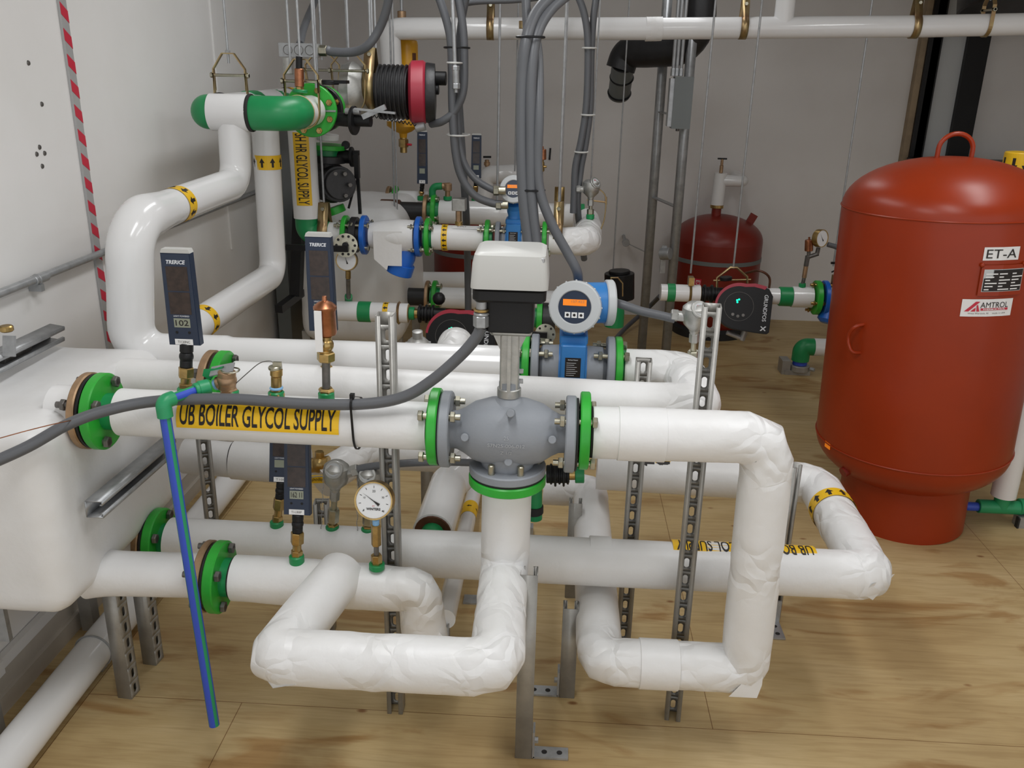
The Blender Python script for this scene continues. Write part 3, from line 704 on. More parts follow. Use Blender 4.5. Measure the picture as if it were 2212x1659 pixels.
# row of upper pipes H1, H2
t = thing('upper_middle_pipe', 'white insulated pipe just behind the labelled supply pipe', 'pipe', (-.2, 2.13, .83))
h0 = P(508, 830, 2.13); h1 = V((.385, 2.13, .885)); h2 = V((.37, 2.38, .897)); h3 = P(1352, 800, 2.40)
jacket('jacket', M['paper'], t, [h0, h1, h2, h3], .0625, bend=[.055, .05], amp=.0010, eamp=.004, seed=51, n=52, ds=.012, bulge=.03)
ax = (h1-h0).normalized(); gg = disc(t, h0-ax*.03, ax, .088, .024, M['bgreen'], label='green flange'); bolt(gg, h0-ax*.03, ax, .070, 4, .0135, -.055, .024, M['steel'], PI/4+.1, hd=.011)
disc(t, h0-ax*.046, ax, .082, .006, M['rubber'], 'gasket'); disc(t, h0-ax*.062, ax, .088, .020, M['bronze'], label='bronze counter flange')
MB().cyl(h0-ax*.06, h0+ax*.01, .046).build('pipe_end', M['green'], t); MB().cyl(h0-ax*.07, h0-ax*.30, .055).build('boiler_nozzle', M['paper'], t)
# J: glossy pipe rising on the left wall
t = thing('wall_riser_pipe', 'glossy white pipe rising from the skid and running back along the left wall', 'pipe', (-1.19, 2.4, .84))
j0 = P(1118, 792, 2.40); j1 = P(284, 765, 2.40); j2 = V((-1.208, 2.40, 1.275)); j3 = V((-1.188, 3.2, 1.292)); j4 = V((-1.180, 3.2, 1.50))
def Y(px, py): return P(px, py, 2.4)
def taper(name, pts, bend, rf, m, par, seed, n=48, ds=.016, amp=.0006, eamp=.001):
    fp = fillet(pts, bend, 10); path = []
    for i in range(len(fp)-1):
        a, b = fp[i][0], fp[i+1][0]; L = (b-a).length; k = max(1, int(L/ds)); path += [a.lerp(b, j/k) for j in range(k)]
    path.append(fp[-1][0]); mb = MB().sweep(path, [rf(p) for p in path], n); so = V((seed, seed, seed)); N = len(path)
    for i in range(N):
        for k in range(n):
            p = mb.v[i*n+k]; mb.v[i*n+k] = p+(p-path[i]).normalized()*amp*noise.noise(p*7+so)
    return mb.build(name, m, par, ang=60)
taper('jacket', [j0, j1, j2, j3, j4], [.085, .10, .075], lambda p: .060 if p.x > -.95 else (.0645 if p.y < 2.5 else .0645-.0095*min(1, (p.y-2.5)/.12)), M['pvc'], t, 61)
q = V((-1.190, P(345, 460, X=-1.24).y, 1.33)); arrows(t, V((-1.200, 2.70, 1.2815)), (0, 1, .02), (1, 0, .3), .0562, .055, 9, PI/2, (.026, .036))
# second riser by the wall
t = thing('rear_riser_pipe', 'glossy white pipe dropping from the green elbows then running forward at the wall', 'pipe', (-1.16, 3.5, .85))
m0 = V((-1.165, 3.5, 1.54)); m1 = V((-1.175, 3.5, .885)); m2 = V((-1.185, 2.62, .885))
taper('jacket', [m0, m1, m2], [.07], lambda p: .0525, M['pvc'], t, 71)
q = P(572, 352, 3.45); q = V((-1.166, 3.5, q.z)); arrows(t, q, (0, 0, 1), (.3, -1, 0), .0538, .055, 8, -PI/2, (.022, .036))
q = P(440, 690, Z=.9); arrows(t, V((-1.184, q.y+.02, .885)), (0, 1, 0), (1, 0, .4), .0538, .05, 9, PI/2, (.024, .034))

single(MB().sweep(spline([P(-20, 952, 1.66), P(60, 930, 1.68), P(130, 913, 1.70), P(182, 903, 1.80)], 6), .0012, 6), 'thin_wire', M['copper'], 'thin copper wire crossing the white boiler to the bronze flange at left', 'wire')

# loose paper corners where the jackets are folded
def flap(parent, pts):
    n = (V(pts[1])-V(pts[0])).cross(V(pts[2])-V(pts[0])).normalized()*.0012; k = len(pts)
    MB().add([V(p)-n for p in pts]+[V(p)+n for p in pts], [tuple(range(k-1, -1, -1)), tuple(range(k, 2*k))]+[(i, (i+1) % k, k+(i+1) % k, k+i) for i in range(k)]).build('paper_flap', M['paper'], parent)
by = {o.name: o for o in C.objects}
fl_ = by['front_loop_pipe']; flap(fl_, [P(583, 1432, 1.50), P(640, 1478, 1.49), P(590, 1486, 1.50), P(578, 1470, 1.52)])
rl_ = by['right_loop_pipe']; flap(rl_, [P(1652, 1420, 1.87), P(1645, 1480, 1.85), P(1634, 1508, 1.86), P(1575, 1505, 1.845), P(1600, 1480, 1.84)])
ll_ = by['lower_long_pipe']; flap(ll_, [P(1932, 1240, 2.12), P(1905, 1275, 2.10), P(1885, 1296, 2.09), P(1862, 1283, 2.08), P(1885, 1262, 2.075)])
lf_ = by['lower_front_pipe']; flap(lf_, [P(942, 1360, 1.87), P(968, 1385, 1.88), P(925, 1385, 1.85)])
for parent, o_, ax_, r_, w_ in ((rl_, P(1385, 938, 1.9), VX, .0625, .11), (rl_, V((.30, 1.9, .262)), VX, .0628, .10), (fl_, V((-.28, 1.545, .498)), VX, .0615, .0)):
    if w_: MB().lathe([(r_, -w_/2), (r_+.0015, -w_/2+.001), (r_+.0015, w_/2-.001), (r_, w_/2)], o_, ax_, 56).build('joint_strip', M['paper'], parent)
# ---------------------------------------------------------------- instruments
def lin(a, b, t): return V(a).lerp(V(b), t)
def thermometer(label, base, bot, top, w, lcd='', tagtxt='', tiny=False, yaw=0, brand=True, neck=True):
    """solar thermometer: base on the pipe, bot/top the middle of the face's lower/upper edge"""
    base, bot, top = V(base), V(bot), V(top); t = thing('digital_thermometer', label, 'thermometer', base)
    up = (top-bot).normalized(); h = (top-bot).length; xr = V((math.cos(yaw), math.sin(yaw), 0)); T = frame(bot, xr.cross(up), xr)
    th = w*.30; b = w*.5; a = w*.465
    def out(i, s=1): return [(-b+i, i), (b-i, i), (a-i, h-i), (-a+i, h-i)]
    MB().prism(out(0), T, -th, -.002).prism(out(.002), T, -.002, 0).build('housing', M['navy'], t)
    MB().prism([(-a, h), (a, h), (a*.9, h+.009), (-a*.9, h+.009)], T, -th*1.1, -.001).build('top_cap', M['ltgrey'], t)
    if brand: D2().text('TRERICE', 0, h-.020*w/.073, .0085*w/.073, bold=.03, maxw=w*.60, shear=.2).flat(T, 'brand_lettering', M['silver'], t)
    for y0, y1 in ((.60, .86), (.345, .585)):
        D2().rect(-w*.34, h*y0, w*.34, h*y1).flat(T, 'solar_cell', M['solar'], t)
    o = D2().rect(-w*.26, h*.20, w*.26, h*.30).flat(T, 'display', M['lcd'], t)
    if lcd: D2().text(lcd, 0, h*.25, h*.062, bold=.01, maxw=w*.42).flat(T, 'digits', M['ink'], o, off=.0010)
    if not tiny:
        D2().text('LIGHT POWERED', 0, h*.325, .0035, bold=.01, maxw=w*.5).flat(T, 'small_print', M['silver'], t)
        for s in (-1, 1): MB().cyc(T @ V((s*w*.2, h*.145, -.001)), T @ V((s*w*.2, h*.145, .0012)), w*.045, .0004, 12).build('button', M['black'], t)
    o = D2().rect(-w*.29, h*.008, w*.29, h*.072).flat(T, 'tag', M['white'], t, off=.0012)
    if tagtxt: D2().text(tagtxt, 0, h*.04, h*.028, maxw=w*.4).flat(T, 'tag_lettering', M['steel'], o, off=.0017)
    if neck:
        k = w/.073; jt = bot+T.to_3x3() @ V((0, 0, -th*.5)); d = jt-base; L = d.length
        MB().cyc(jt+d.normalized()*.002, jt-d.normalized()*.020*k, .0155*k).ball(jt-d.normalized()*.030*k, .0165*k, 20).cyc(jt-d.normalized()*.038*k, jt-d.normalized()*.056*k, .0145*k).build('swivel_joint', M['black'], t)
        p1 = jt-d.normalized()*.056*k; rest = (p1-base).length
        if rest > .01: MB().hexn(lin(p1, base, .0), lin(p1, base, .42), .0185*k).cyc(lin(p1, base, .4), lin(p1, base, .7), .012*k).hexn(lin(p1, base, .66), lin(p1, base, .9), .0165*k).build('brass_union', M['brass'], t)
    socket(t, base, (0, 0, 1)); return t
def sensor_head(label, base, top, r=.034, port=None, chain=True, face=(0, -.8, .6)):
    base, top = V(base), V(top); t = thing('sensor_head', label, 'sensor', base); up = (top-base).normalized(); L = (top-base).length
    MB().lathe([(.011, 0), (.015, .01), (.015, .014), (.030*r/.034, .034), (r, .052), (r*1.02, .066), (r*.96, .082), (r*.62, .093), (.001, .097)], top-up*.075, up, 28).build('head', M['alu'], t)
    fc = V(face).normalized(); q = top-up*.012+fc*r*.82
    cp = MB().cyc(q-fc*.012, q+fc*.004, r*.72, .002, 28).build('cap', M['alu'], t)
    D2().disc(0, 0, r*.5).flat(frame(q+fc*.004, fc, (1, 0, 0)), 'cap_label', M['capgrey'], cp); D2().text('S', r*.1, -r*.12, r*.5, bold=.02).flat(frame(q+fc*.0047, fc, (1, 0, 0)), 'cap_letter', M['ink'], cp)
    D2().text('Minco', 0, r*.2, r*.16, bold=.01).flat(frame(q+fc*.0047, fc, (1, 0, 0)), 'cap_print', M['tred'], cp)
    MB().hexn(top-up*.10, top-up*.072, .014).build('hex_nut', M['alu'], t)
    p = top-up*.10; MB().cyl(base, p, .0085).hexn(lin(base, p, .25), lin(base, p, .7), .0165).build('stem', M['zinc'], t)
    MB().hexn(base, base+up*.018, .0155).build('brass_bush', M['brass'], t)
    if port is not None:
        pd = V(port).normalized(); c = top-up*.025; MB().cyc(c+pd*r*.6, c+pd*(r*.6+.03), .0145).hexn(c+pd*(r*.6+.026), c+pd*(r*.6+.046), .017).build('conduit_port', M['alu'], t)
    if chain:
        a = q+V((-r*.75, .0, .0)); b = base+V((-.028, -.012, .004)); mb = MB()
        n = int((a-b).length/.0045)
        for i in range(n): mb.ball(lin(a, b, i/n)+V((.0015*math.sin(i*.7), -.004*math.sin(PI*i/n), 0)), .0017, 6)
        mb.build('chain', M['galv'], t)
    socket(t, base, (0, 0, 1)); return t
def gauge(label, c, nrm, r, needle, stem, marks=True):
    """round pressure gauge; stem = list of (p0, p1, radius, material, hex)"""
    c = V(c); nrm = V(nrm).normalized(); base = V(stem[-1][1]); t = thing('pressure_gauge', label, 'gauge', base); T = frame(c, nrm, (1, 0, 0))
    MB().lathe([(r*.9, -.030), (r, -.026), (r, -.002), (r*.985, .003), (r*.92, .003), (r*.90, -.002), (r*.9, -.004)], c, nrm, 48).build('case', M['brass'], t)
    f = D2().disc(0, 0, r*.905, 40).flat(T, 'dial', M['glass'], t, off=-.0005)
    if marks:
        d = D2()
        for k in range(9):
            a = math.radians(225-270*k/8); ca, sa = math.cos(a), math.sin(a); w = .0006
            d.poly([(r*.78*ca-w*sa, r*.78*sa+w*ca), (r*.78*ca+w*sa, r*.78*sa-w*ca), (r*.66*ca+w*sa, r*.66*sa-w*ca), (r*.66*ca-w*sa, r*.66*sa+w*ca)])
        d.text('20', 0, r*.5, r*.12); d.text('10', -r*.48, r*.15, r*.1); d.text('30', r*.48, r*.2, r*.1); d.text('0', -r*.5, -r*.5, r*.1); d.text('40', r*.5, -r*.5, r*.1)
        d.text('WINTERS', 0, -r*.42, r*.12, bold=.03); d.flat(T, 'dial_marks', M['ink'], f, off=.0005)
        D2().text('psi', 0, -r*.26, r*.08).flat(T, 'red_marks', M['tred'], f, off=.0005)
    a = needle; ca, sa = math.cos(a), math.sin(a); d = D2(); w = r*.022
    d.poly([(-w*sa, w*ca), (w*sa, -w*ca), (r*.72*ca, r*.72*sa)]); d.poly([(-w*sa, w*ca), (-r*.36*ca-w*3.5*sa, -r*.36*sa+w*3.5*ca), (-r*.36*ca+w*3.5*sa, -r*.36*sa-w*3.5*ca), (w*sa, -w*ca)])
    d.flat(T, 'needle', M['ink'], t, off=.0015)
    for p0, p1, rr, mm, hx in stem: (MB().hexn(p0, p1, rr) if hx else MB().cyc(p0, p1, rr, .001, 18)).build('stem', M[mm], t)
    return t
def Q(y): return lambda px, py: P(px, py, y)
# front thermometers
a = Q(1.90)
thermometer('navy solar thermometer at left reading over the labelled supply pipe', a(401, 846), a(399, 746), a(370, 547), .0735, '102', 'TI120NC')
a = Q(2.13)
thermometer('navy solar thermometer behind the copper air vent', a(706, 806), a(697, 716), a(689, 512), .0705, '', '', brand=True)
a = Q(1.90)
thermometer('solar thermometer reading 162 on the lower front pipe', P(641, 1208, 1.9), P(641, 1113, 1.89), P(624, 935, 1.93), .066, '162 11', 'TI-UB8P')
thermometer('solar thermometer half hidden behind the one reading 162', P(598, 1133, 2.15), P(606, 1042, 2.15), P(592, 880, 2.2), .066, '', 'T100')
sensor_head('silver sensor head with hanging chain on the lower back pipe', P(718, 1143, 2.15), P(727, 1012, 2.14), .036, port=(.9, 0, .35))
sensor_head('silver sensor head half hidden behind the brass gauge', P(795, 1147, 2.15), P(798, 1022, 2.15), .034)
sensor_head('silver sensor head on the right beside the slotted strut', P(1496, 798, 2.40), P(1502, 668, 2.38), .036, port=(-1, 0, .08), chain=False, face=(.3, -.8, .6))
a = Q(1.89)
gauge('brass pressure gauge with white dial on the lower front pipe', P(807, 1082, 1.87), (-.03, -.95, .30), .0475, math.radians(146),
      [(a(812, 1122), a(812, 1136), .0085, 'bluetape', 0), (a(812, 1133), a(813, 1178), .0125, 'brass', 1), (a(813, 1176), a(813, 1208), .0065, 'steel', 0), (a(813, 1198), a(814, 1222), .014, 'brass', 1), (a(814, 1217), a(814, 1228), .020, 'green', 0)])
# conduit to the left sensor head
tube('grey conduit from the left silver sensor head back behind the valve', [P(752, 1018, 2.14), P(800, 1008, 2.14), P(870, 1001, 2.15), P(950, 998, 2.17), P(1040, 1000, 2.22)], .0105)
# relief tee with drain
t = thing('relief_tee', 'bronze relief tee with lever plate on top of the supply pipe', 'valve', P(497, 856, 1.9))
a = Q(1.9)
MB().cyc(a(490, 842), a(490, 800), .021, .004).ball(a(490, 822), .0235, 20).cyc(a(490, 822), a(470, 829), .017).hexn(a(495, 852), a(494, 838), .021).build('body', M['bronze'], t)
MB().cyc(a(471, 829), a(463, 832), .0135).build('thread_tape', M['bluetape'], t)
MB().bar(a(505, 793), a(455, 803), .030, .003, up=(.1, -.5, 1)).build('lever_plate', M['galv'], t)
MB().torus(a(498, 800), (0, 0, 1), .020, .002, 24, 6).build('seal_ring', M['zinc'], t)
MB().add([tuple(a(437, 812)), tuple(a(440, 797)), tuple(a(463, 796)), tuple(a(484, 790)), tuple(a(470, 806)), tuple(a(462, 812)), tuple(a(455, 822))] + [tuple(P(x, y, 1.906)) for x, y in ((437, 812), (440, 797), (463, 796), (484, 790), (470, 806), (462, 812), (455, 822))],
         [(0, 1, 2, 3, 4, 5, 6), (13, 12, 11, 10, 9, 8, 7)]+[(i, (i+1) % 7, 7+(i+1) % 7, 7+i) for i in range(7)]).build('torn_green_tag', M['green'], t)
socket(t, a(499, 853), (0, 0, 1), 1)
t = thing('drain_pipe', 'blue and green striped plastic drain pipe hanging down from the relief tee', 'pipe', P(463, 1568, 1.74))
a = lambda x, y: P(x, y, 1.78)
p0, p1, p2, p3 = P(462, 833, 1.89), P(425, 842, 1.865), P(352, 868, 1.79), P(463, 1566, 1.745)
dr = (p2-p1).normalized(); up2 = (p3-p2).normalized()
def striped(parent, A, B, r):
    ax_ = (V(B)-V(A)).normalized(); T = frame(A, ax_, (1, 0, 0)); L = (V(B)-V(A)).length; N = 24
    MB().lathe([(r, 0), (r, L)], A, ax_, N, (1, 0, 0)).build('tube', M['blu'], parent)
    for k in range(3):
        a0 = math.radians(14+120*k); mb = MB()
        for s in (0, 1):
            pass
        vs = []; fs = []
        for i in range(7):
            an = a0+math.radians(40)*i/6
            for h in (0, L): vs.append(T @ V((r*1.012*math.cos(an), r*1.012*math.sin(an), h)))
        for i in range(6): fs.append((2*i, 2*i+1, 2*i+3, 2*i+2))
        mb.add(vs, fs); mb.build('green_stripe', M['gfit'], parent)
striped(t, p2+dr*-.02, p1, .0118); striped(t, p2+up2*.02, p3, .0128)
mb = MB().sweep([q for q, _ in fillet([p2-dr*.026, p2, p2+up2*.036], .018, 8)], .0175, 20); mb.build('elbow', M['gfit'], t)
mb = MB().cyc(p1-(p1-p2).normalized()*.006, p1+(p0-p1)*.25, .0172, .002, 14).cyc(p1+(p0-p1)*.1, p1+(p0-p1)*.75, .0195, .002, 12); mb.build('union_nut', M['gfit'], t)
# brass air plug
a = Q(1.9); t = thing('brass_plug', 'brass test plug with a wired cap between the relief tee and the air vent', 'plug', a(597, 856))
MB().hexn(a(597, 856), a(597, 846), .020).cyc(a(597, 846), a(597, 812), .0125).cyc(a(597, 812), a(597, 796), .0145).build('body', M['brass'], t)
MB().torus(a(597, 838), (0, 0, 1), .0125, .0035, 24, 8).build('thread_tape', M['bluetape'], t)
MB().cyc(a(595, 798), a(594, 790), .016).box(a(594, 790)-V((.004, .004, 0)), a(604, 782)+V((.004, .004, 0))).build('cap', M['zinc'], t)
MB().sweep(spline([a(510, 828), a(532, 808), a(560, 785), a(582, 780), a(592, 785), a(598, 792)], 6), .0011, 6).build('wire', M['steel'], t); socket(t, a(597, 855), (0, 0, 1), 1)
# air vent with ball valve
t = thing('air_vent', 'copper air vent can with white lever ball valve standing on the supply pipe', 'air vent', a(705, 858))
MB().cyl(a(705, 850), a(704, 776), .0095).build('riser', M['steel'], t)
MB().hexn(a(705, 852), a(705, 838), .0175).hexn(a(705, 846), a(705, 840), .019).build('brass_bush', M['brass'], t)
MB().hexn(a(704, 780), a(704, 760), .021).cyc(a(704, 764), a(704, 725), .0135).ball(a(704, 745), .0185, 18).build('valve_body', M['brass'], t)
MB().lathe([(.010, -.004), (.0225, 0), (.0245, .006), (.0235, .055), (.0265, .060), (.0265, .066), (.018, .074), (.006, .080), (.005, .090), (.001, .091)], a(705, 722), (.0, 0, 1), 32).build('copper_can', M['copper'], t)
q = P(690, 745, 1.872); lv = MB().bar(P(690, 760, 1.868), P(686, 672, 1.868), .0165, .0035, up=(0, -1, 0)); lv.build('lever', M['white'], t)
MB().hexn(q+V((0, .012, 0)), q+V((0, -.004, 0)), .009).cyc(q+V((0, .02, 0)), q, .006).build('lever_nut', M['galv'], t)
socket(t, a(705, 856), (0, 0, 1), 1)
# ---------------------------------------------------------------- flow meter
def flow_meter(label, c, s, head_dir, headc, ring_r, part=False, flR=.0915, half=.11):
    c = V(c); t = thing('flow_meter', label, 'flow meter', c-V((0, 0, .08*s)))
    X = V((1, 0, 0))
    for sx in (-1, 1):
        fl = disc(t, c+X*sx*half, X, flR, .022*s, M['cast'], 'meter_flange', 'grey flange'); bolt(fl, c+X*sx*half, X*sx, flR*.8, 4, .0135*s, -.038*s, .050*s, M['zinc'], PI/4, hd=.012*s)
        MB().lathe([(.047*s, 0), (.060*s, .012*s), (.064*s, half-.03*s)], c+X*sx*(half-.01), -X*sx, 36).build('measuring_tube', M['cast'], t)
    mb = MB(); T = frame(c, (1, 0, 0), (0, -1, 0)); wd = .040*s
    mb.prism([(.062*s*math.cos(2*PI*k/24)*1.06, .062*s*math.sin(2*PI*k/24)*1.06) for k in range(24)], T, -wd, wd)
    T2 = frame(c, (0, 0, 1), (1, 0, 0)); mb.rbox((-.036*s, -.072*s, -.02*s), (.036*s, .060*s, .085*s), .008*s, T2)
    mb.rbox((-.040*s, -.050*s, .08*s), (.040*s, .050*s, .105*s), .010*s, T2)
    mb.lathe([(.034*s, .10*s), (.030*s, .118*s), (.036*s, .135*s), (.036*s, .16*s)], c, (0, 0, 1), 28); mb.build('meter_body', M['flow'], t)
    pl = D2().rect(-.022*s, -.020*s, .022*s, .038*s).flat(frame(c+V((0, -.0722*s, .012*s)), (0, -1, 0), (1, 0, 0)), 'data_plate', M['ink'], t)
    d = D2()
    for k in range(7): d.rect(-.018*s, (-.014+.006*k)*s, (.004+.012*((k*37) % 5)/5)*s, (-.0128+.006*k)*s)
    d.text('Endress+Hauser', 0, .032*s, .003*s, bold=.02); d.flat(frame(c+V((0, -.0728*s, .012*s)), (0, -1, 0), (1, 0, 0)), 'plate_print', M['silver'], pl)
    # head: housing along head_dir with display ring, cross cylinder to the right
    hd = V(head_dir).normalized(); H = V(headc); R = ring_r; e = H-hd*(R*.55)
    MB().lathe([(R*.80, -R*1.15), (R*.92, -R*1.0), (R*.92, 0)], H-hd*R*.30, hd, 40).lathe([(R*.78, -R*.6), (R*.80, R*.95)], H-hd*R*1.05+X*R*.1+V((0, 0, R*.1)), (1, .12, 0), 36).lathe([(.036*s, 0), (.040*s, .03*s)], V((c.x, c.y, c.z+.15*s)), H-hd*R*.8-V((c.x, c.y, c.z+.15*s)), 24).build('housing', M['flow'], t)
    MB().lathe([(R*.86, 0), (R*.90, R*.04), (R*.90, R*.28), (R*.84, R*.34)], H-hd*R*1.05+V((0, 0, R*.1))+V((1, .12, 0)).normalized()*R*1.03, (1, .12, 0), 36).build('side_cap', M['capgrey'], t)
    mb = MB().lathe([(R*.97, -R*.42), (R, -R*.38), (R, -R*.05), (R*.95, 0), (R*.66, R*.02), (R*.635, 0), (R*.62, -R*.05)], H, hd, 48)
    T = frame(H, hd, (1, 0, 0))
    for k in range(16):
        an = 2*PI*k/16; p_ = T @ V((R*1.0*math.cos(an), R*1.0*math.sin(an), -R*.2)); mb.ball(p_, R*.045, 8)
    ring = mb.build('display_ring', M['capgrey'], t)
    f = D2().disc(0, 0, R*.625, 40).flat(T, 'display_face', M['navy'], t, off=-R*.03)
    D2().rect(-R*.45, R*.06, R*.45, R*.30).flat(T, 'display', M['orange'], f, off=-R*.02)
    D2().text('157.422', R*.12, R*.22, R*.09, maxw=R*.5).flat(T, 'digits', M['bronze'], f, off=-R*.012)
    for k in (-1, 0, 1):
        D2().rect(R*(.26*k-.105), -R*.40, R*(.26*k+.105), -R*.19).flat(T, 'button', M['white'], f, off=-R*.02)
        D2().disc(R*.26*k, -R*.295, R*.055, 14).flat(T, 'button_dot', M['ink'], f, off=-R*.015)
    return t
fm = P(1236, 792, 2.40)
flow_meter('blue flow meter with round orange display beside the valve actuator', fm, 1.0, (-.16, -.96, .16), P(1241, 664, 2.33), .0725, half=.108)
a = Q(2.40)
t = thing('meter_spool', 'green flange pair joining the blue flow meter to the white pipes', 'flange', fm+V((0, 0, -.09)))
for px, s in ((1136, -1), (1334, 1)):
    g = disc(t, V((P(px, 790, 2.4).x, 2.40, fm.z)), VX, .092, .020, M['bgreen'], 'flange', ('left' if s < 0 else 'right')+' green flange')
    MB().cyl(V((P(px, 790, 2.4).x-s*.02, 2.4, fm.z)), V((P(px, 790, 2.4).x+s*.028, 2.4, fm.z)), .054).build('hub', M['green'], g)
    bolt(g, V((P(px, 790, 2.4).x, 2.40, fm.z)), VX*s, .074, 4, .0135, -.02, .024, M['zinc'], PI/4, hd=.011)
tube('grey flexible conduit from the flow meter head to the right sensor head', [P(1322, 652, 2.42), P(1350, 660, 2.40), P(1385, 672, 2.39), P(1425, 681, 2.385), P(1458, 689, 2.38)], .0125)
# ---------------------------------------------------------------- odd pipes between the risers
t = thing('stub_pipe', 'short grey-white pipe with cut open end above the lower long pipe', 'pipe', P(935, 1130, 2.2))
g0 = P(935, 1150, 2.30); g1 = P(970, 1045, 2.62)
jacket('jacket', M['pvc'], t, [g0, g1, g1+V((.12, .30, .02))], .062, bend=.05, amp=.0008, seed=81)
gx = (g1-g0).normalized(); MB().cyc(g0-gx*.004, g0+gx*.01, .056).build('cut_end', M['brown'], t); MB().cyl(g0-gx*.06, g0, .035).build('inner_pipe', M['green'], t)
t = thing('back_return_pipe', 'white wrapped pipe low behind everything from the brass valve leftwards', 'pipe', P(540, 1000, 2.7))
jacket('jacket', M['paper'], t, [P(400, 985, 2.75), P(664, 1006, 2.75)], .063, amp=.002, seed=83)
for px in (506, ): MB().torus(P(px, 993, 2.75), VX, .0635, .003, 40, 6).build('joint_gap', M['dark'], t)
jacket('sleeve', M['paper'], t, [P(506, 993, 2.75), P(664, 1006, 2.75)], .0685, amp=.001, seed=84)
t = thing('sloping_pipe', 'white wrapped pipe rising to the right behind the labelled supply pipe', 'pipe', P(760, 1010, 2.75))
jacket('jacket', M['paper'], t, [P(690, 1038, 2.70), P(790, 975, 2.85), P(1010, 985, 2.95)], .064, bend=.08, amp=.001, eamp=.006, seed=85)
t = thing('ball_valve', 'brass ball valve with yellow lever between the back pipes', 'valve', P(690, 1000, 2.6))
a = Q(2.70); MB().cyc(a(668, 1006), a(712, 1000), .026).ball(a(690, 1003), .031, 18).hexn(a(690, 1003), a(690, 975), .016).build('body', M['brass'], t)
lv = MB().bar(P(658, 1036, 2.62), P(715, 1034, 2.62), .004, .028, up=(0, 0, 1)).build('lever', M['yellow'], t); D2().text('Apollo', 0, 0, .013, shear=.3, maxw=.05).flat(frame(P(682, 1036, 2.617), (0, -1, 0), (1, 0, 0)), 'lettering', M['ink'], lv, off=.001)
single(MB().sweep(spline([P(656, 1034, 2.6), P(690, 1029, 2.6), P(720, 1031, 2.6)], 4), .002, 6), 'lever_stem', M['galv'], 'thin steel rod lying along the yellow valve lever', 'rod')
t = thing('pipe_union', 'black ribbed union with brass and green ends tucked behind the grey valve', 'union', P(1215, 1050, 2.2))
a = Q(2.25)
mb = MB()
for k in range(5): mb.cyc(a(1188+k*9, 1024), a(1193+k*9, 1024), .036 if k % 2 else .030, .002)
mb.cyc(a(1180, 1024), a(1230, 1024), .026); mb.build('union_nut', M['black'], t)
MB().cyc(a(1228, 1024), a(1244, 1024), .017).build('brass_tail', M['brass'], t); MB().cyc(a(1242, 1024), a(1262, 1024), .026).build('green_socket', M['green'], t)
t = thing('green_flange_pipe', 'green pipe with dark clamp standing right behind the valve riser', 'pipe', P(1155, 1100, 2.3))
MB().cyl(P(1155, 1120, 2.25), P(1155, 1000, 2.25), .022).build('tube', M['green'], t); MB().cyc(P(1153, 1108, 2.25), P(1153, 1092, 2.25), .028).build('clamp', M['dark'], t)
t = thing('small_drop_pipe', 'small white pipe with yellow sticker low behind the front loop', 'pipe', P(975, 1320, 2.25))
q0, q1 = P(985, 1235, 2.45), P(968, 1310, 2.20); q1 = q0+(q1-q0)*(q0.z/(q0.z-q1.z)) if q1.z > 0 else q1; MB().cyl(q0+(q0-q1)*.3, q1, .03).build('pipe', M['pvc'], t)
arrows(t, (q0+q1)/2, (q1-q0), (0, -.8, .5), .0308, .13, 5, 0, (.02, .02), 'sticker')
single(MB().box(P(1000, 1305, Z=0), P(1000, 1305, Z=0)+V((.05, .05, .006))), 'floor_bracket', M['galv'], 'small steel bracket plate screwed to the floor between the two loops', 'bracket')
single(MB().box(P(1135, 1152, Z=.0)-V((.03, .02, 0)), P(1135, 1152, Z=.0)+V((.03, .02, .035))), 'strut_offcut', M['galv'], 'short strut piece on the floor right of the valve riser', 'strut')
# ---------------------------------------------------------------- big expansion tank
def tank(label, base, R, prof, tilt, m, seams=()):
    t = thing('expansion_tank', label, 'tank', base); ax = V((tilt, 0, 1)).normalized()
    MB().lathe(prof, base, ax, 72).build('shell', m, t, ang=30)
    for r, h in seams: MB().torus(V(base)+ax*h, ax, r, .0035, 72, 6).build('weld_seam', m, t)
    return t, ax
def head(R, z0, hgt, n=12, up=True):
    """ellipsoidal end cap profile from the shell to the pole"""
    return [(max(1e-7, R*math.cos(PI/2*i/n)), z0+(hgt if up else -hgt)*math.sin(PI/2*i/n)) for i in range(n+1)]
yc = 3.30; q = P(1944, 1100, Y=yc); zt = P(2075, 338, Y=yc).z; R = .360; tb = V((q.x+.033*q.z, yc, 0))
z1 = P(2000, 1027, Y=yc-R).z; z2 = P(2010, 478, Y=yc-R).z
lo = head(R, z1, .19, 14, False); lo = [p for p in lo if p[0] > .238][::-1]
t, tax = tank('big red-orange expansion tank marked ET-A standing on the floor at right', tb, R,
     [(.240, 0), (.240, z1-.142)]+lo+[(R, z1+.02), (R, z2)]+head(R, z2, zt-z2, 14), -.033, M['red'], ((R+.001, z1+.004), (R+.001, z2)))
tp = tb+tax*(zt-.004)
mb = MB(); mb.sweep([q for q, _ in [(tp+V((-.060, 0, -.015)), 0)]+[(tp+V((-.060*math.cos(PI*k/14), 0, .028+.055*math.sin(PI*k/14))), 0) for k in range(15)]+[(tp+V((.060, 0, -.015)), 0)]], .0085, 12); mb.build('lifting_ring', M['red'], t)
def on_tank(px, py):
    """axis point and outward direction where the view ray meets the tank shell"""
    d = (RX*((px-1106)/F)+DN*((py-829.5)/F)+FW).normalized(); o = EYE-tb
    dp = d-tax*d.dot(tax); op = o-tax*o.dot(tax); a = dp.dot(dp); b = 2*dp.dot(op); c_ = op.dot(op)-R*R; s_ = b*b-4*a*c_
    u = (-b-math.sqrt(max(0, s_)))/(2*a); p = EYE+d*u; h = (p-tb).dot(tax); q = tb+tax*h; return q, (p-q).normalized(), p
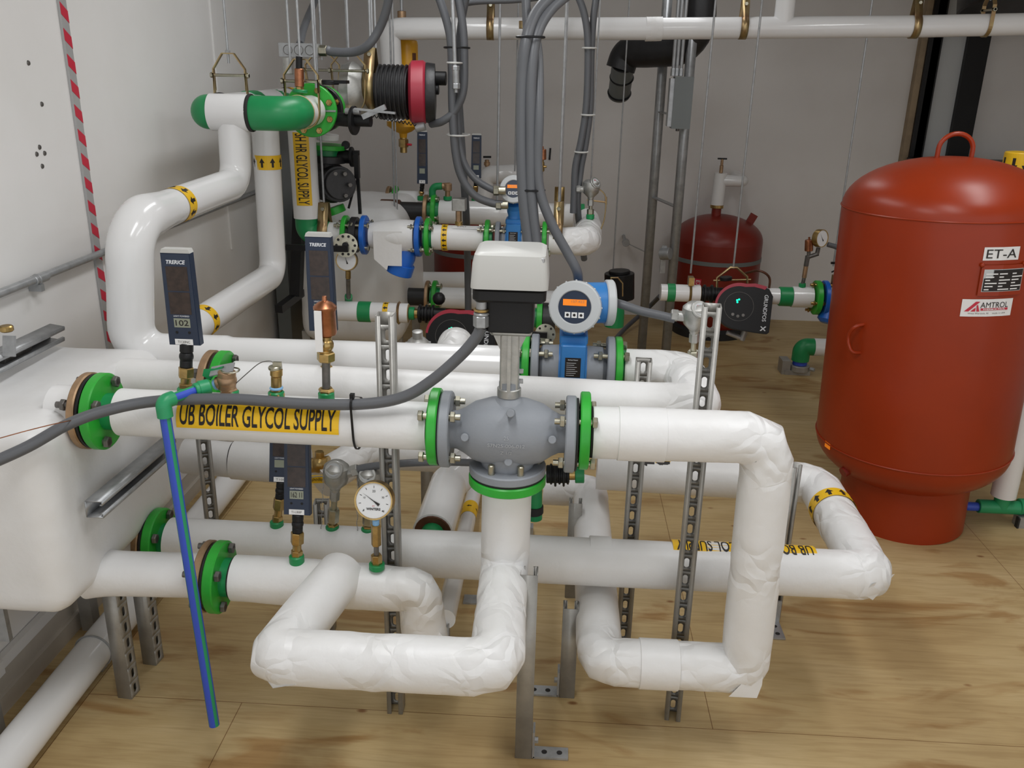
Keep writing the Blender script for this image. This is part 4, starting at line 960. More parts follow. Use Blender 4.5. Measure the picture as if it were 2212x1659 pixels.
qa, oa, pa = on_tank(1862, 732); side = tax.cross(oa)
mb = MB(); mb.sweep([q for q, _ in fillet([pa+tax*.055-oa*.01, pa+tax*.05+oa*.035-side*.01, pa-side*.045+oa*.03, pa-tax*.05+oa*.035-side*.01, pa-tax*.055-oa*.01], [.02, .05, .02], 6)], .0065, 10); mb.build('side_handle', M['red'], t)
qa, oa, _ = on_tank(2165, 548)
b_ = D2().rect(-.062, -.022, .062, .022).drum(qa, tax, oa, R+.0015, 'name_label', M['white'], t); D2().text('ET-A', 0, 0, .030, maxw=.105).drum(qa, tax, oa, R+.0022, 'lettering', M['ink'], b_)
qa, oa, _ = on_tank(2160, 605)
b_ = D2().rect(-.072, -.052, .085, .052).drum(qa, tax, oa, R+.006, 'plate_bracket', M['red'], t)
b2 = D2().rect(-.062, -.038, .08, .038).drum(qa, tax, oa, R+.0065, 'data_plate', M['capgrey'], b_)
d = D2().rect(-.060, -.036, .078, .008)
d.rect(-.030, .008, .078, .036); d.drum(qa, tax, oa, R+.0072, 'plate_black', M['ink'], b_)
d = D2()
for k in range(6):
    for j in range(3): d.rect(-.055+j*.046, -.032+k*.0105, -.055+j*.046+.016+.012*((k*7+j*5) % 3), -.028+k*.0105)
d.drum(qa, tax, oa, R+.0078, 'plate_print', M['white'], b_)
for sx, sy in ((-.070, .052), (.08, .052)):
    a_ = sx/R; pp = qa+tax*sy+(oa*math.cos(a_)+tax.cross(oa)*math.sin(a_))*(R+.005); MB().ball(pp, .008, 10).build('bracket_weld', M['red'], t)
qa, oa, _ = on_tank(2134, 665)
b_ = D2().rect(-.088, -.030, .088, .030).drum(qa, tax, oa, R+.0015, 'maker_label', M['white'], t)
D2().text('AMTROL', .022, .010, .019, maxw=.098).drum(qa, tax, oa, R+.0022, 'lettering', M['ink'], b_)
d = D2().rect(-.025, -.009, .072, -.001); d.poly([(-.078, -.012), (-.044, .022), (-.030, .022), (-.064, -.012)]); d.poly([(-.058, -.012), (-.042, -.012), (-.042, .002)]); d.poly([(-.038, -.012), (-.028, -.012), (-.036, .012), (-.040, .008)])
d.drum(qa, tax, oa, R+.0022, 'red_mark', M['tred'], b_)
D2().text('THERM-X-TROL', .022, -.005, .0055, bold=.02, maxw=.08).drum(qa, tax, oa, R+.0028, 'small_lettering', M['white'], b_)
D2().text('West Warwick, RI     made in USA', 0, -.019, .005, maxw=.13).drum(qa, tax, oa, R+.0022, 'small_print', M['steel'], b_)
qa, oa, pa = on_tank(1788, 962); D2().rect(-.02, -.012, .02, .012).drum(qa, tax, oa, R+.0015, 'orange_sticker', M['orange'], t)
MB().cyl(tb+V((-.20, -.10, z1-.05)), tb+V((-.31, -.15, z1-.10)), .020).build('side_nozzle', M['dred'], t)
# back tanks
def small_tank(label, px, m, band):
    b = V((P(px, 735, Y=6.0).x, 6.0, 0)); R = .30; zt = P(1515, 462, Y=6.0).z; zs = zt-.17
    t = thing('expansion_tank', label, 'tank', b)
    MB().lathe([(.20, .035), (.235, .06), (R-.04, .10), (R, .17), (R, zs)]+head(R, zs, zt-zs, 12), b, (0, 0, 1), 56).build('shell', m, t, ang=30)
    MB().lathe([(.26, 0), (.265, .05), (.235, .075)], b, (0, 0, 1), 48).build('base_ring', M['rubber'], t)
    if band: MB().lathe([(R, -.014), (R+.003, -.013), (R+.003, .013), (R, .014)], b+V((0, 0, P(1520, 572, Y=5.7).z)), (0, 0, 1), 56).build('strap', M['greybox'], t)
    MB().cyc(b+V((-.03, -.02, zt-.02)), b+V((-.03, -.02, zt+.045)), .032).build('top_nozzle', m, t)
    q = b+V((.19, -.02, zs+.11)); MB().bar(q, q+V((.035, 0, .07)), .02, .05).build('lifting_lug', m, t)
    return t, b, zt
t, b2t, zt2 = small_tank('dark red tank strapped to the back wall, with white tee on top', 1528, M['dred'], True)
D = D2().rect(-.034, -.085, .034, .085); z_ = P(1478, 630, Y=5.72).z
lb = D.drum(b2t+V((0, 0, z_)), (0, 0, 1), (-.52, -.85, 0), .3015, 'side_label', M['tred'], t)
D2().rect(-.034, -.085, -.012, .085).drum(b2t+V((0, 0, z_)), (0, 0, 1), (-.52, -.85, 0), .3022, 'white_strip', M['white'], lb)
D2().text('EXTROL', .012, 0, .030, rot=-PI/2, maxw=.15).drum(b2t+V((0, 0, z_)), (0, 0, 1), (-.52, -.85, 0), .3022, 'lettering', M['white'], lb)
for px in (1352, 1637):
    q = P(px, 524, Y=6.1); MB().cyl(q+V((0, 0, 0)), q+V((0, .26, 0)), .012).cyc(q-V((0, .02, 0)), q+V((0, .02, 0)), .026).build('strap_anchor', M['galv'], t)
single(MB().bar(P(1352, 524, Y=6.22), P(1395, 545, Y=6.22), .02, .006), 'strap_arm', M['galv'], 'grey steel arm from the wall anchor left of the strapped red tank', 'arm')
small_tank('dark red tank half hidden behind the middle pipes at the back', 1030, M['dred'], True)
# tee on the strapped tank
t = thing('white_tee_pipe', 'small white insulated tee standing on the strapped red tank', 'pipe', b2t+V((-.03, -.02, zt2+.045)))
q0 = b2t+V((-.03, -.02, zt2+.045)); q1 = V((q0.x+.005, q0.y, P(1520, 372, Y=6.0).z))
jacket('jacket', M['pvc'], t, [q0+V((0, 0, .02)), q1], .042, amp=.0005, seed=91)
MB().cyc(q0+V((0, 0, .0)), q0+V((0, 0, .022)), .044).build('brass_bush', M['brass'], t)
q2 = V((q1.x, q1.y, P(1520, 388, Y=6.0).z)); jacket('branch', M['pvc'], t, [q2, q2+V((.155, .0, -.003)), q2+V((.155, .30, .0))], .038, bend=.04, amp=.0005, seed=92)
MB().cyc(q1, q1+V((0, 0, .05)), .012).cyc(q1+V((0, 0, .05)), q1+V((0, 0, .09)), .009).build('vent_valve', M['bronze'], t)
MB().bar(q1+V((-.03, 0, .092)), q1+V((.03, 0, .092)), .012, .01).build('valve_handle', M['black'], t)
# ---------------------------------------------------------------- vertical pipe right of the tank
t = thing('right_riser_pipe', 'white insulated pipe dropping behind the big tank at right edge', 'pipe', P(2165, 1082, Z=.10))
r0_ = P(2166, 1075, Z=.12); yr = r0_.y
jacket('jacket', M['pvc'], t, [V((r0_.x, yr, .13)), V((r0_.x+.0, yr, 1.29)), V((r0_.x+.28, yr+.05, 1.42))], .047, bend=.10, amp=.0006, seed=95)

tq = P(2204, 330, Y=3.78); t = thing('taped_stand_pipe', 'upright pipe top with yellow arrow tape behind the big tank at right edge', 'pipe', (tq.x, 3.78, 0))
jacket('jacket', M['pvc'], t, [V((tq.x, 3.78, .0)), V((tq.x, 3.78, tq.z-.005))], .056, amp=.0005, seed=96)
arrows(t, V((tq.x, 3.78, tq.z-.046)), (0, 0, 1), (-.35, -1, .0), .0575, .09, 8, PI/2, (.030, .055)); MB().lathe([(.0575, -.005), (.054, .003), (.03, .006), (.0001, .007)], (tq.x, 3.78, tq.z), (0, 0, 1), 32).build('end_tape', M['yellow'], t)
t = thing('floor_supply_pipe', 'thin blue and green plastic pipe low on the floor right of the big tank', 'pipe', V((r0_.x, yr, 0)))
MB().cyl((r0_.x-.6, yr, .075), (r0_.x-.08, yr, .075), .018).build('tube', M['blu'], t); MB().cyc((r0_.x-.09, yr, .078), (r0_.x+.085, yr, .078), .028).cyc((r0_.x+.0, yr, .078), (r0_.x, yr, .125), .03).build('tee', M['gfit'], t)
MB().cyc((r0_.x+.07, yr, .085), (r0_.x+.30, yr, .085), .032).build('coupling', M['gfit'], t)
MB().box((r0_.x+.07, yr-.03, 0), (r0_.x+.35, yr+.02, .05)).build('support_block', M['galv'], t); MB().box((r0_.x+.065, yr-.032, .0), (r0_.x+.072, yr-.01, .045)).build('block_end', M['dark'], t)
# dark door frame at right back
t = thing('door_frame', 'dark door frame with grey panel at the right end of the back wall', 'door frame', (2.62, 6.30, 0))
MB().box((2.46, 6.31, 0), (2.62, 6.355, 2.58)).build('panel', M['capgrey'], t); MB().box((2.62, 6.27, 0), (2.76, 6.355, 2.58)).build('post', M['black'], t); MB().box((2.40, 6.28, 0), (2.46, 6.355, 2.58)).build('seal', M['rubber'], t)
single(MB().box((2.35, 6.05, 1.12), (3.1, 6.26, 1.20)), 'dark_shelf', M['black'], 'dark ledge low behind the big tank in the right corner', 'shelf')
# ---------------------------------------------------------------- top white pipe
TY = 4.6; tp0 = P(846, 62, TY); tp1 = P(2260, 51, TY); za = P(1420, 62, TY).z
t = thing('overhead_pipe', 'long white insulated pipe running level across the top of the picture', 'pipe', (.6, TY, 1.85))
jacket('jacket', M['pvc'], t, [V((tp0.x+.0, TY+.02, P(846, 260, TY).z)), V((tp0.x-.01, TY, tp0.z)), P(1405, 62, TY)], .052, bend=.04, amp=.0005, seed=101)
jacket('jacket', M['pvc'], t, [P(1425, 62, TY), P(2000, 57, TY), tp1], .050, bend=.3, amp=.0005, seed=102)
a_ = P(1395, 62, TY); b_ = P(1430, 62, TY); jacket('elbow_wrap', M['paper'], t, [a_, b_], .057, amp=.006, seed=103); 
q = P(1692, 50, TY); jacket('branch', M['pvc'], t, [q, V((q.x+.0, TY+.0, 2.59))], .046, amp=.0004, seed=105)
def band_hanger(label, px, py, m='yzinc', r=.056, y=TY, ztop=2.59, wd=.035, rod=True):
    c = P(px, py, y); t = thing('pipe_hanger', label, 'hanger', (c.x, y, c.z-r))
    mb = MB(); N = 28; rin = r; pts = [(rin*math.cos(a), rin*math.sin(a)) for a in [math.radians(-230+280*k/N) for k in range(N+1)]]
    top = [(-.012, r+.075), (.012, r+.075)]
    loop = [(-.014, r+.07)]+[(p[0], p[1]) for p in pts]+[(.014, r+.07)]
    lo_ = []; T = frame((c.x, y, c.z), (1, 0, 0), (0, 1, 0)); n = len(loop)
    vs = [T @ V((a, b, s*wd/2)) for s in (-1, 1) for a, b in loop]; fs = [(i, i+1, n+i+1, n+i) for i in range(n-1)]; fs.append((n-1, 0, n, 2*n-1))
    mb.add(vs, fs); o = mb.build('band', M[m], t); md = o.modifiers.new('gauge', 'SOLIDIFY'); md.thickness = .003; md.offset = 0
    q = V((c.x, y, c.z+r+.045)); MB().hexn(q-V((0, .035, 0)), q-V((0, .02, 0)), .009).cyl(q-V((0, .03, 0)), q+V((0, .03, 0)), .005).build('bolt', M['zinc'], t)
    if rod: MB().cyl((c.x, y, c.z+r+.06), (c.x, y, ztop), .005, n=8).build('rod', M['galv'], t)
    return t
band_hanger('brass-coloured band hanger on the overhead pipe, leftmost of three', 1060, 60)
band_hanger('rusty yellow band hanger on the overhead pipe beside the short branch', 1605, 58)
band_hanger('yellow band hanger on the overhead pipe above the big tank', 1975, 56)
# clevis hangers
def clevis(label, c, r, axis=(0, 1, 0), w=.062, rise=.10, y_up=.12, m='yzinc', ztop=2.59):
    """yoke hanger over a pipe; axis = pipe direction"""
    c = V(c); T = frame(c, axis, V((0, 0, 1)).cross(V(axis))); t = thing('clevis_hanger', label, 'hanger', c-V((0, 0, r)))
    def path(pts, wd=.018, th=.004):
        mb = MB(); up = V(axis)
        for i in range(len(pts)-1): mb.bar(T @ V((pts[i][0], pts[i][1], 0)), T @ V((pts[i+1][0], pts[i+1][1], 0)), wd, th, up=tuple(T.to_3x3() @ V((0, 0, 1)).cross(V((pts[i+1][0]-pts[i][0], pts[i+1][1]-pts[i][1], 0)).normalized())))
        return mb
    s = 1 if (T.to_3x3() @ V((0, 1, 0))).z > 0 else -1
    k = lambda x, z: (x, s*z)
    path([k(-w, r*.95+.01), k(-w, rise), k(-.022, rise+.055), k(.022, rise+.055), k(w, rise), k(w, r*.95+.01)]).build('yoke', M[m], t)
    N = 16; path([k((r+.003)*math.cos(a), (r+.003)*math.sin(a)) for a in [math.radians(180+180*i/N) for i in range(N+1)]]+[k(r+.003, 0), k(w, rise-.015)]).build('strap', M[m], t)
    path([k(-(r+.003), 0), k(-w, rise-.015)]).build('strap', M[m], t)
    a_ = T @ V((-w-.014, s*(rise-.022), 0)); b_ = T @ V((w+.014, s*(rise-.022), 0))
    MB().cyl(a_, b_, .0055, n=10).hexn(a_, a_+(b_-a_).normalized()*.009, .010).hexn(b_-(b_-a_).normalized()*.009, b_, .010).build('cross_bolt', M['zinc'], t)
    MB().cyl(c+V((0, 0, rise+.02)), V((c.x, c.y, ztop)), .0048, n=8).hexn(c+V((0, 0, rise+.055)), c+V((0, 0, rise+.066)), .010).build('rod', M['galv'], t)
    return t
clevis('steel clevis hanger on the overhead pipe at the right edge', P(2130, 53, TY), .052, (1, 0, 0), .055, .085)
# ---------------------------------------------------------------- upper left green elbows, valve and pump
NY = 3.2; NZ = P(500, 243, NY).z; xl = P(415, 243, NY).x+.02; xr = P(603, 245, NY).x+.035
t = thing('header_pipe', 'green plastic elbows and white tee at the top of the wall riser', 'pipe', P(500, 290, NY))
tc_ = V((P(500, 243, NY).x, NY, NZ))
def bend(name, m, par, pts, r, R_, n=32): return MB().sweep([q for q, _ in fillet(pts, R_, 12)], r, n).build(name, m, par)
bend('elbow', M['green'], t, [tc_-V((.06, 0, 0)), V((xl+.035, NY, NZ)), V((xl+.035, NY+.12, NZ))], .060, .075)
bend('elbow', M['green'], t, [tc_+V((.06, 0, 0)), V((xr, NY, NZ)), V((xr, NY+.125, NZ))], .060, .085)
jacket('tee_wrap', M['pvc'], t, [tc_-V((.072, 0, 0)), tc_+V((.070, 0, 0))], .064, amp=.001, seed=111)
MB().lathe([(.0645, 0), (.066, .008), (.0645, .012)], tc_+V((.066, 0, 0)), (1, 0, 0), 36).build('wrap_edge', M['dark'], t)
jacket('left_run', M['pvc'], t, [V((xl+.035, NY+.13, NZ)), V((xl+.035, 4.4, NZ+.01))], .058, amp=.0006, seed=112)
MB().torus((xl+.035, NY+.13, NZ), (0, 1, 0), .058, .006, 36, 8).build('insulation_edge', M['dark'], t)
for yy in (3.62, 3.95): MB().cyc((xl+.035, yy, NZ+.003), (xl+.035, yy+.10, NZ+.003), .061).build('green_coupling', M['green'], t)
arrows(t, (xl+.035, 4.18, NZ+.008), (0, 1, 0), (.5, 0, 1), .0605, .06, 8, -PI/2, (.022, .034))
bend('rear_branch', M['pvc'], t, [V((-1.165, 3.5, 1.50)), V((-1.165, 3.5, NZ)), V((xl+.03, 3.5, NZ))], .052, .05)
jacket('right_run', M['pvc'], t, [V((xr, NY+.12, NZ)), V((xr+.004, NY+.275, NZ))], .057, amp=.0006, seed=113)
MB().torus((xr, NY+.12, NZ), (0, 1, 0), .056, .006, 36, 8).build('insulation_edge', M['foam'], t)
yF = NY+.295
g = disc(t, (xr, yF, NZ), (0, 1, 0), .100, .022, M['bgreen'], label='large green flange'); bolt(g, (xr, yF, NZ), (0, 1, 0), .080, 8, .013, -.018, .10, M['brass'], PI/8)
clevis('yellow clevis hanger on the left green elbow, nearest the left wall', (xl+.055, NY+.20, NZ), .062, (0, 1, 0), .060, .145)
clevis('yellow clevis hanger over the right green elbow and flange', (xr-.003, NY+.19, NZ), .060, (0, 1, 0), .064, .13)
t = thing('butterfly_valve', 'black butterfly valve with lever bolted to the large green flange', 'valve', (xr, yF+.05, NZ-.1))
MB().cyc((xr, yF+.012, NZ), (xr, yF+.035, NZ), .088, .004, 40).cyc((xr, yF+.03, NZ), (xr, yF+.12, NZ), .060).cyc((xr, yF+.12, NZ), (xr, yF+.145, NZ), .092, .004, 40).build('valve_body', M['iron'], t)
MB().cyc((xr+.05, yF+.07, NZ+.095), (xr+.05, yF+.07, NZ+.11), .045).cyl((xr, yF+.07, NZ+.05), (xr, yF+.07, NZ+.10), .025).box((xr-.03, yF+.04, NZ+.10), (xr+.13, yF+.10, NZ+.112)).build('top_plate', M['black'], t)
MB().cyl((xr+.05, yF+.05, NZ-.03), (xr+.16, yF+.02, NZ-.035), .026).cyc((xr+.155, yF+.02, NZ-.035), (xr+.168, yF+.018, NZ-.035), .055).cyl((xr+.168, yF+.018, NZ-.035), (xr+.23, yF+.01, NZ-.035), .022).build('stem_housing', M['black'], t)
MB().cyc((xr+.13, yF+.01, NZ+.0), (xr+.19, yF+.0, NZ+.0), .012).bar((xr+.17, yF, NZ+.01), (xr+.33, yF-.01, NZ-.002), .018, .008).bar((xr+.20, yF, NZ-.02), (xr+.29, yF, NZ+.02), .02, .02).build('lever', M['galv'], t)
MB().hexn((xr-.06, yF, NZ), (xr+.1, yF-.02, NZ), .004).build('lever_rod', M['galv'], t)
# big pump
pc = V((xr+.03, 4.15, NZ+.02)); yP = 3.86
t = thing('red_band_pump', 'large black finned pump motor with red band hanging at top', 'pump', pc-V((0, 0, .1)))
m0x = P(800, 195, yP).x; mz = P(880, 200, yP).z; my = yP
MB().cyc((xr, yF+.15, NZ), (xr, my+.12, NZ), .065).lathe([(.05, 0), (.11, .02), (.12, .06), (.10, .10), (.07, .13)], (m0x-.13, my, mz), (1, 0, 0), 36).build('volute', M['alu'], t)
MB().cyc((xr, yF+.16, NZ), (xr, yF+.19, NZ), .090).build('volute_flange', M['bgreen'], t)
x0 = P(818, 195, my).x; x1 = P(884, 195, my).x; x2 = P(920, 195, my).x; x3 = P(940, 195, my).x
MB().cyl((m0x-.02, my, mz), (x0+.02, my, mz), .075).cyl((x0, my, mz), (x1, my, mz), .098).build('motor', M['iron'], t)
for k in range(7):
    x = x0+(x1-x0)*(k+.5)/7; MB().cyc((x-.004, my, mz), (x+.004, my, mz), .112, .002, 40).build('fin', M['iron'], t)
tub_ = MB().lathe([(.112, 0), (.128, .012), (.130, x2-x1-.01), (.122, x2-x1)], (x1, my, mz), (1, .12, 0), 48).build('red_band', M['pred'], t)
fx = V((x2, my, mz))+V((0, .0, 0)); MB().lathe([(.120, 0), (.122, .006), (.118, x3-x2), (.06, x3-x2+.004)], fx, (1, .12, 0), 48).build('face', M['iron'], t)
MB().cyc(fx+V((x3-x2+.0, -.02, .06)), fx+V((x3-x2+.05, -.02, .06)), .028).cyc(fx+V((x3-x2, -.03, .015)), fx+V((x3-x2+.02, -.03, .015)), .02).build('control_knob', M['black'], t)
mb = MB(); mb.sweep([(x0-.02+.0028*i, my-.10+.006*math.cos(i*1.1), mz-.09-.0005*i+.006*math.sin(i*1.1)) for i in range(70)], .002, 6); mb.build('coiled_cord', M['black'], t)
MB().cyc((x2-.04, my-.04, mz-.14), (x2+.0, my-.04, mz-.13), .02).build('cable_gland', M['galv'], t)
c_ = band_hanger('wide green-yellow band hanger holding the red-banded pump', 803, 190, 'yzinc', .088, 3.86, 2.59, .045)
# junction box and rods there
t = thing('junction_box', 'small galvanised junction box above the green elbows', 'box', P(645, 125, 3.5))
a_ = P(603, 122, 3.5); b_ = P(684, 94, 3.5); MB().box((a_.x, 3.5, a_.z), (b_.x, 3.58, b_.z)).build('box_body', M['galv'], t)
for i in range(3): MB().torus((a_.x+.035+.042*i, 3.499, (a_.z+b_.z)/2), (0, 1, 0), .017, .0012, 24, 6).build('knockout', M['steel'], t)
MB().hexn((b_.x, 3.53, (a_.z+b_.z)/2), (b_.x+.03, 3.53, (a_.z+b_.z)/2), .020).build('conduit_gland', M['zinc'], t)
t = thing('small_copper_vent', 'small copper fitting standing on green socket beside the top hanger', 'fitting', P(645, 196, 3.36))
a = Q(3.36); MB().cyc(a(647, 188), a(646, 148), .017).build('copper_body', M['copper'], t); MB().hexn(a(648, 195), a(647, 186), .014).build('brass_nut', M['brass'], t); MB().cyc(a(648, 200), a(648, 193), .028).build('green_socket', M['green'], t); MB().cyl(a(646, 150), a(646, 122), .012).build('black_neck', M['black'], t)
t = thing('silver_fitting', 'small silver fitting hanging under the junction box', 'fitting', P(620, 160, 3.5)); a = Q(3.5)
MB().cyc(a(622, 124), a(623, 160), .020).hexn(a(623, 140), a(623, 158), .012).build('body', M['alu'], t)
tube('grey conduit curving from the junction box up to the top edge', [V((b_.x+.03, 3.53, P(690, 107, 3.53).z)), P(720, 112, 3.53), P(765, 112, 3.52), P(795, 98, 3.5), P(818, 65, 3.5), P(835, 20, 3.48), P(846, -40, 3.45)], .0165)
tube('dark grey conduit slanting behind the junction box to the top edge', [P(648, 96, 3.6), P(660, 50, 3.9), P(690, -20, 4.4)], .015)
def rod(label, px, py, y, r=.005, ztop=2.59, group=None):
    p = P(px, py, y); return single(MB().cyl(p, (p.x, y, ztop), r, n=8), 'threaded_rod', M['galv'], label, 'rod', group)
rod('steel hanger rod left of the junction box, reaching down to the yellow yoke', 628, 150, 3.42)
rod('steel hanger rod just right of the junction box', 683, 190, 3.45)
rod('steel hanger rod between the junction box and the large pump', 753, 120, 3.7)
rod('pair of rods above the pump, left one', 805, 108, 3.9); rod('pair of rods above the pump, right one', 812, 110, 3.95)
rod('long thin rod dropping left of the red-banded pump to the middle pipes', 859, 488, 4.35, .0035)
rod('long thin rod dropping to the left side of the small flow meter', 1074, 440, 4.3, .006)
rod('long thin rod in front of the overhead pipe right of the thick conduits', 1210, 434, 4.45, .005)
rod('thin rod just left of the tall thick conduit bundle', 1112, 370, 4.7, .004)
rod('thin rod hanging left of the tall posts', 1322, 620, 5.0, .004)
rod('long thin rod right of the two-conduit bundle', 1276, 405, 4.45, .004)
rod('long rod dropping to the hanger left of the circulator pump', 1492, 590, 4.3, .005)
rod('long rod dropping to the wire yoke above the circulator pump', 1584, 580, 4.3, .005)
rod('long rod disappearing behind the left side of the big tank', 1800, 575, 4.6, .005)
# two clevises further back
clevis('yellow clevis hanger behind the junction box', P(700, 218, 4.0), .055, (0, 1, 0), .075, .15)
clevis('yellow clevis hanger between the butterfly valve and the pump', P(755, 210, 3.75), .062, (0, 1, 0), .070, .125)
# ---------------------------------------------------------------- yellow separator
t = thing('air_separator', 'yellow upright air separator with brass ends beside the white drop pipe', 'separator', P(870, 330, 4.75))
a = Q(4.75); c0_ = P(880, 200, 4.75); 
def zz(py, px=875): return P(px, py, 4.75).z
cx_ = P(880, 150, 4.75).x; cl = P(871, 280, 4.75).x
MB().lathe([(.03, zz(84)-c0_.z+.0), (.052, zz(88)-c0_.z), (.056, zz(96)-c0_.z), (.056, zz(170)-c0_.z)][::-1], (cx_, 4.75, c0_.z), (0, 0, 1), 40).build('upper_body', M['yel2'], t)
MB().lathe([(.018, zz(300)-c0_.z), (.022, zz(288)-c0_.z), (.045, zz(284)-c0_.z), (.085, zz(272)-c0_.z), (.088, zz(230)-c0_.z), (.07, zz(165)-c0_.z)], (cl, 4.75, c0_.z), (0, 0, 1), 40).build('lower_body', M['yel2'], t)
b_ = D2().rect(-.012, -.035, .012, .035).drum((cx_, 4.75, zz(130)), (0, 0, 1), (.75, -.65, 0), .0575, 'dark_label', M['brown'], t)
MB().hexn((cl, 4.75, zz(300)), (cl, 4.75, zz(318)), .026).cyc((cl, 4.75, zz(296)), (cl, 4.75, zz(330)), .019).build('brass_drain', M['brass'], t); MB().cyc((cl+.02, 4.75, zz(312)), (cl+.045, 4.74, zz(312)), .006).build('drain_tap', M['tred'], t)
MB().cyc((P(868, 40, 4.75).x, 4.75, zz(46)), (P(868, 40, 4.75).x, 4.75, zz(24)), .022).cyl((P(868, 40, 4.75).x, 4.75, zz(60)), (P(868, 40, 4.75).x, 4.75, zz(84)), .014).build('brass_top', M['bronze'], t)
MB().cyl((P(868, 40, 4.75).x, 4.75, zz(26)), (P(868, 40, 4.75).x, 4.75, 2.59), .008).build('top_rod', M['galv'], t)
# ---------------------------------------------------------------- second boiler
t = thing('wrapped_boiler', 'second white wrapped boiler body further back behind the thermometers', 'boiler', (-.93, 4.35, .2))
b0_ = P(622, 700, 4.2); b1_ = P(858, 412, 4.25)
wrapped_box('insulation_wrap', (P(632, 500, 4.2).x, 4.18, .36), (P(868, 600, 4.2).x, 4.95, P(800, 425, 4.6).z), .10, M['paper'], t, .008, 5)
for (x, y) in ((P(648, 600, 4.2).x, 4.26), (P(850, 600, 4.2).x, 4.3), (P(850, 600, 4.2).x, 4.85)): MB().box((x-.02, y-.02, 0), (x+.02, y+.02, .42)).build('leg', M['strut'], t)
single(MB().box((-1.47, 4.4, .0), (-1.40, 4.9, 1.45)), 'wall_cabinet', M['greybox'], 'narrow grey cabinet standing against the left wall behind the white risers', 'cabinet')
t = thing('wall_bracket_strut', 'black strut bracket sticking out low from the left wall beside second boiler', 'strut', P(612, 665, 3.95))
MB().bar(P(648, 420, 4.1), P(640, 640, 4.0), .05, .04).bar(P(602, 668, 3.8), P(650, 632, 4.1), .035, .035).bar(P(610, 535, 3.9), P(665, 535, 3.9), .02, .02).build('arm', M['black'], t)
# ---------------------------------------------------------------- vertical labelled pipe and the K1 line
KY = 3.9; a = Q(KY)
t = thing('labelled_drop_pipe', 'white upright pipe with yellow sticker reading HR GLYCOL SUPPLY', 'pipe', P(660, 500, KY))
v0 = P(651, 250, KY); v1 = P(664, 470, KY); v0 = V((v1.x-.004, KY, v0.z))
jacket('jacket', M['pvc'], t, [v0, v1], .060, amp=.0008, seed=121)
kz = P(800, 508, KY).z-.0
kc = V((v1.x+.0, KY, kz)); bend('elbow', M['green'], t, [v1+V((0, 0, .01)), V((v1.x, KY, kz)), V((v1.x+.10, KY, kz))], .055, .075)
k0 = P(662, 286, KY-.05).z; k1 = P(662, 444, KY-.05).z; lc = V((v1.x, KY, (k0+k1)/2)); W = abs(k0-k1)
lb = D2().rect(-W/2, -.036, W/2, .036).pipe(lc, (0, 0, -1), (.12, -1, 0), .0618, 'pipe_label', M['yellow'], t)
D2().text('SH HR GLYCOL SUPPLY', 0, 0, .048, bold=.012, maxw=W*.97).pipe(lc, (0, 0, -1), (.12, -1, 0), .0624, 'lettering', M['ink'], lb)
jacket('lower_jacket', M['pvc'], t, [V((v1.x+.09, KY, kz)), V((P(746, 500, KY).x, KY, kz))], .053, amp=.0008, seed=122)
KX = lambda px: V((P(px, 515, KY).x, KY, kz))
def kdisc(t, px, m, R=.085, th=.02, nb=4, h0=-.03, h1=.03, line=KX, nm='flange', bm='zinc', lab=None):
    g = disc(t, line(px), VX, R, th, M[m], nm, lab)
    if nb: bolt(g, line(px), VX, R*.8, nb, .013, h0, h1, M[bm], PI/4)
    return g
kdisc(t, 748, 'bgreen')
c_ = P(703, 500, KY); 
t = band_hanger('wide rust-coloured band hanger beside the green elbow of the drop pipe', 703, 500, 'yzinc', .060, KY, 2.59, .045)
# valve between
t = thing('butterfly_valve', 'black butterfly valve with perforated round handle plate behind the thermometer', 'valve', KX(765)-V((0, 0, .08)))
MB().cyc(KX(752), KX(782), .060).cyc(KX(760), KX(774), .080).build('valve_body', M['iron'], t)
q = P(747, 530, KY-.14); mb = MB().cyl(KX(766), q, .018); mb.build('stem', M['black'], t)
T = frame(q, (.1, -1, .2), (1, 0, 0)); pl = MB().lathe([(.052, 0), (.052, .004), (.02, .006)], q, (.1, -1, .2), 36).build('notched_plate', M['zinc'], t)
for k in range(10): an = 2*PI*k/10; D2().disc(.040*math.cos(an), .040*math.sin(an), .006, 10).flat(T, 'notch', M['dark'], pl, off=.0062)
MB().bar(P(618, 534, KY-.17), P(752, 538, KY-.17), .012, .026, up=(0, 0, 1)).cyc(q, q+V((.002, -.02, .004)), .014).build('lever', M['black'], t)
gauge('small pressure gauge with clear dial below the perforated valve handle', P(748, 562, KY-.12), (0, -1, .2), .048, 1.9,
      [(P(752, 585, KY-.1), P(752, 602, KY-.1), .012, 'brass', 1), (P(752, 602, KY-.1), P(753, 645, KY-.05), .010, 'steel', 0), (P(753, 640, KY-.05), P(753, 652, KY), .018, 'green', 0)], marks=False)
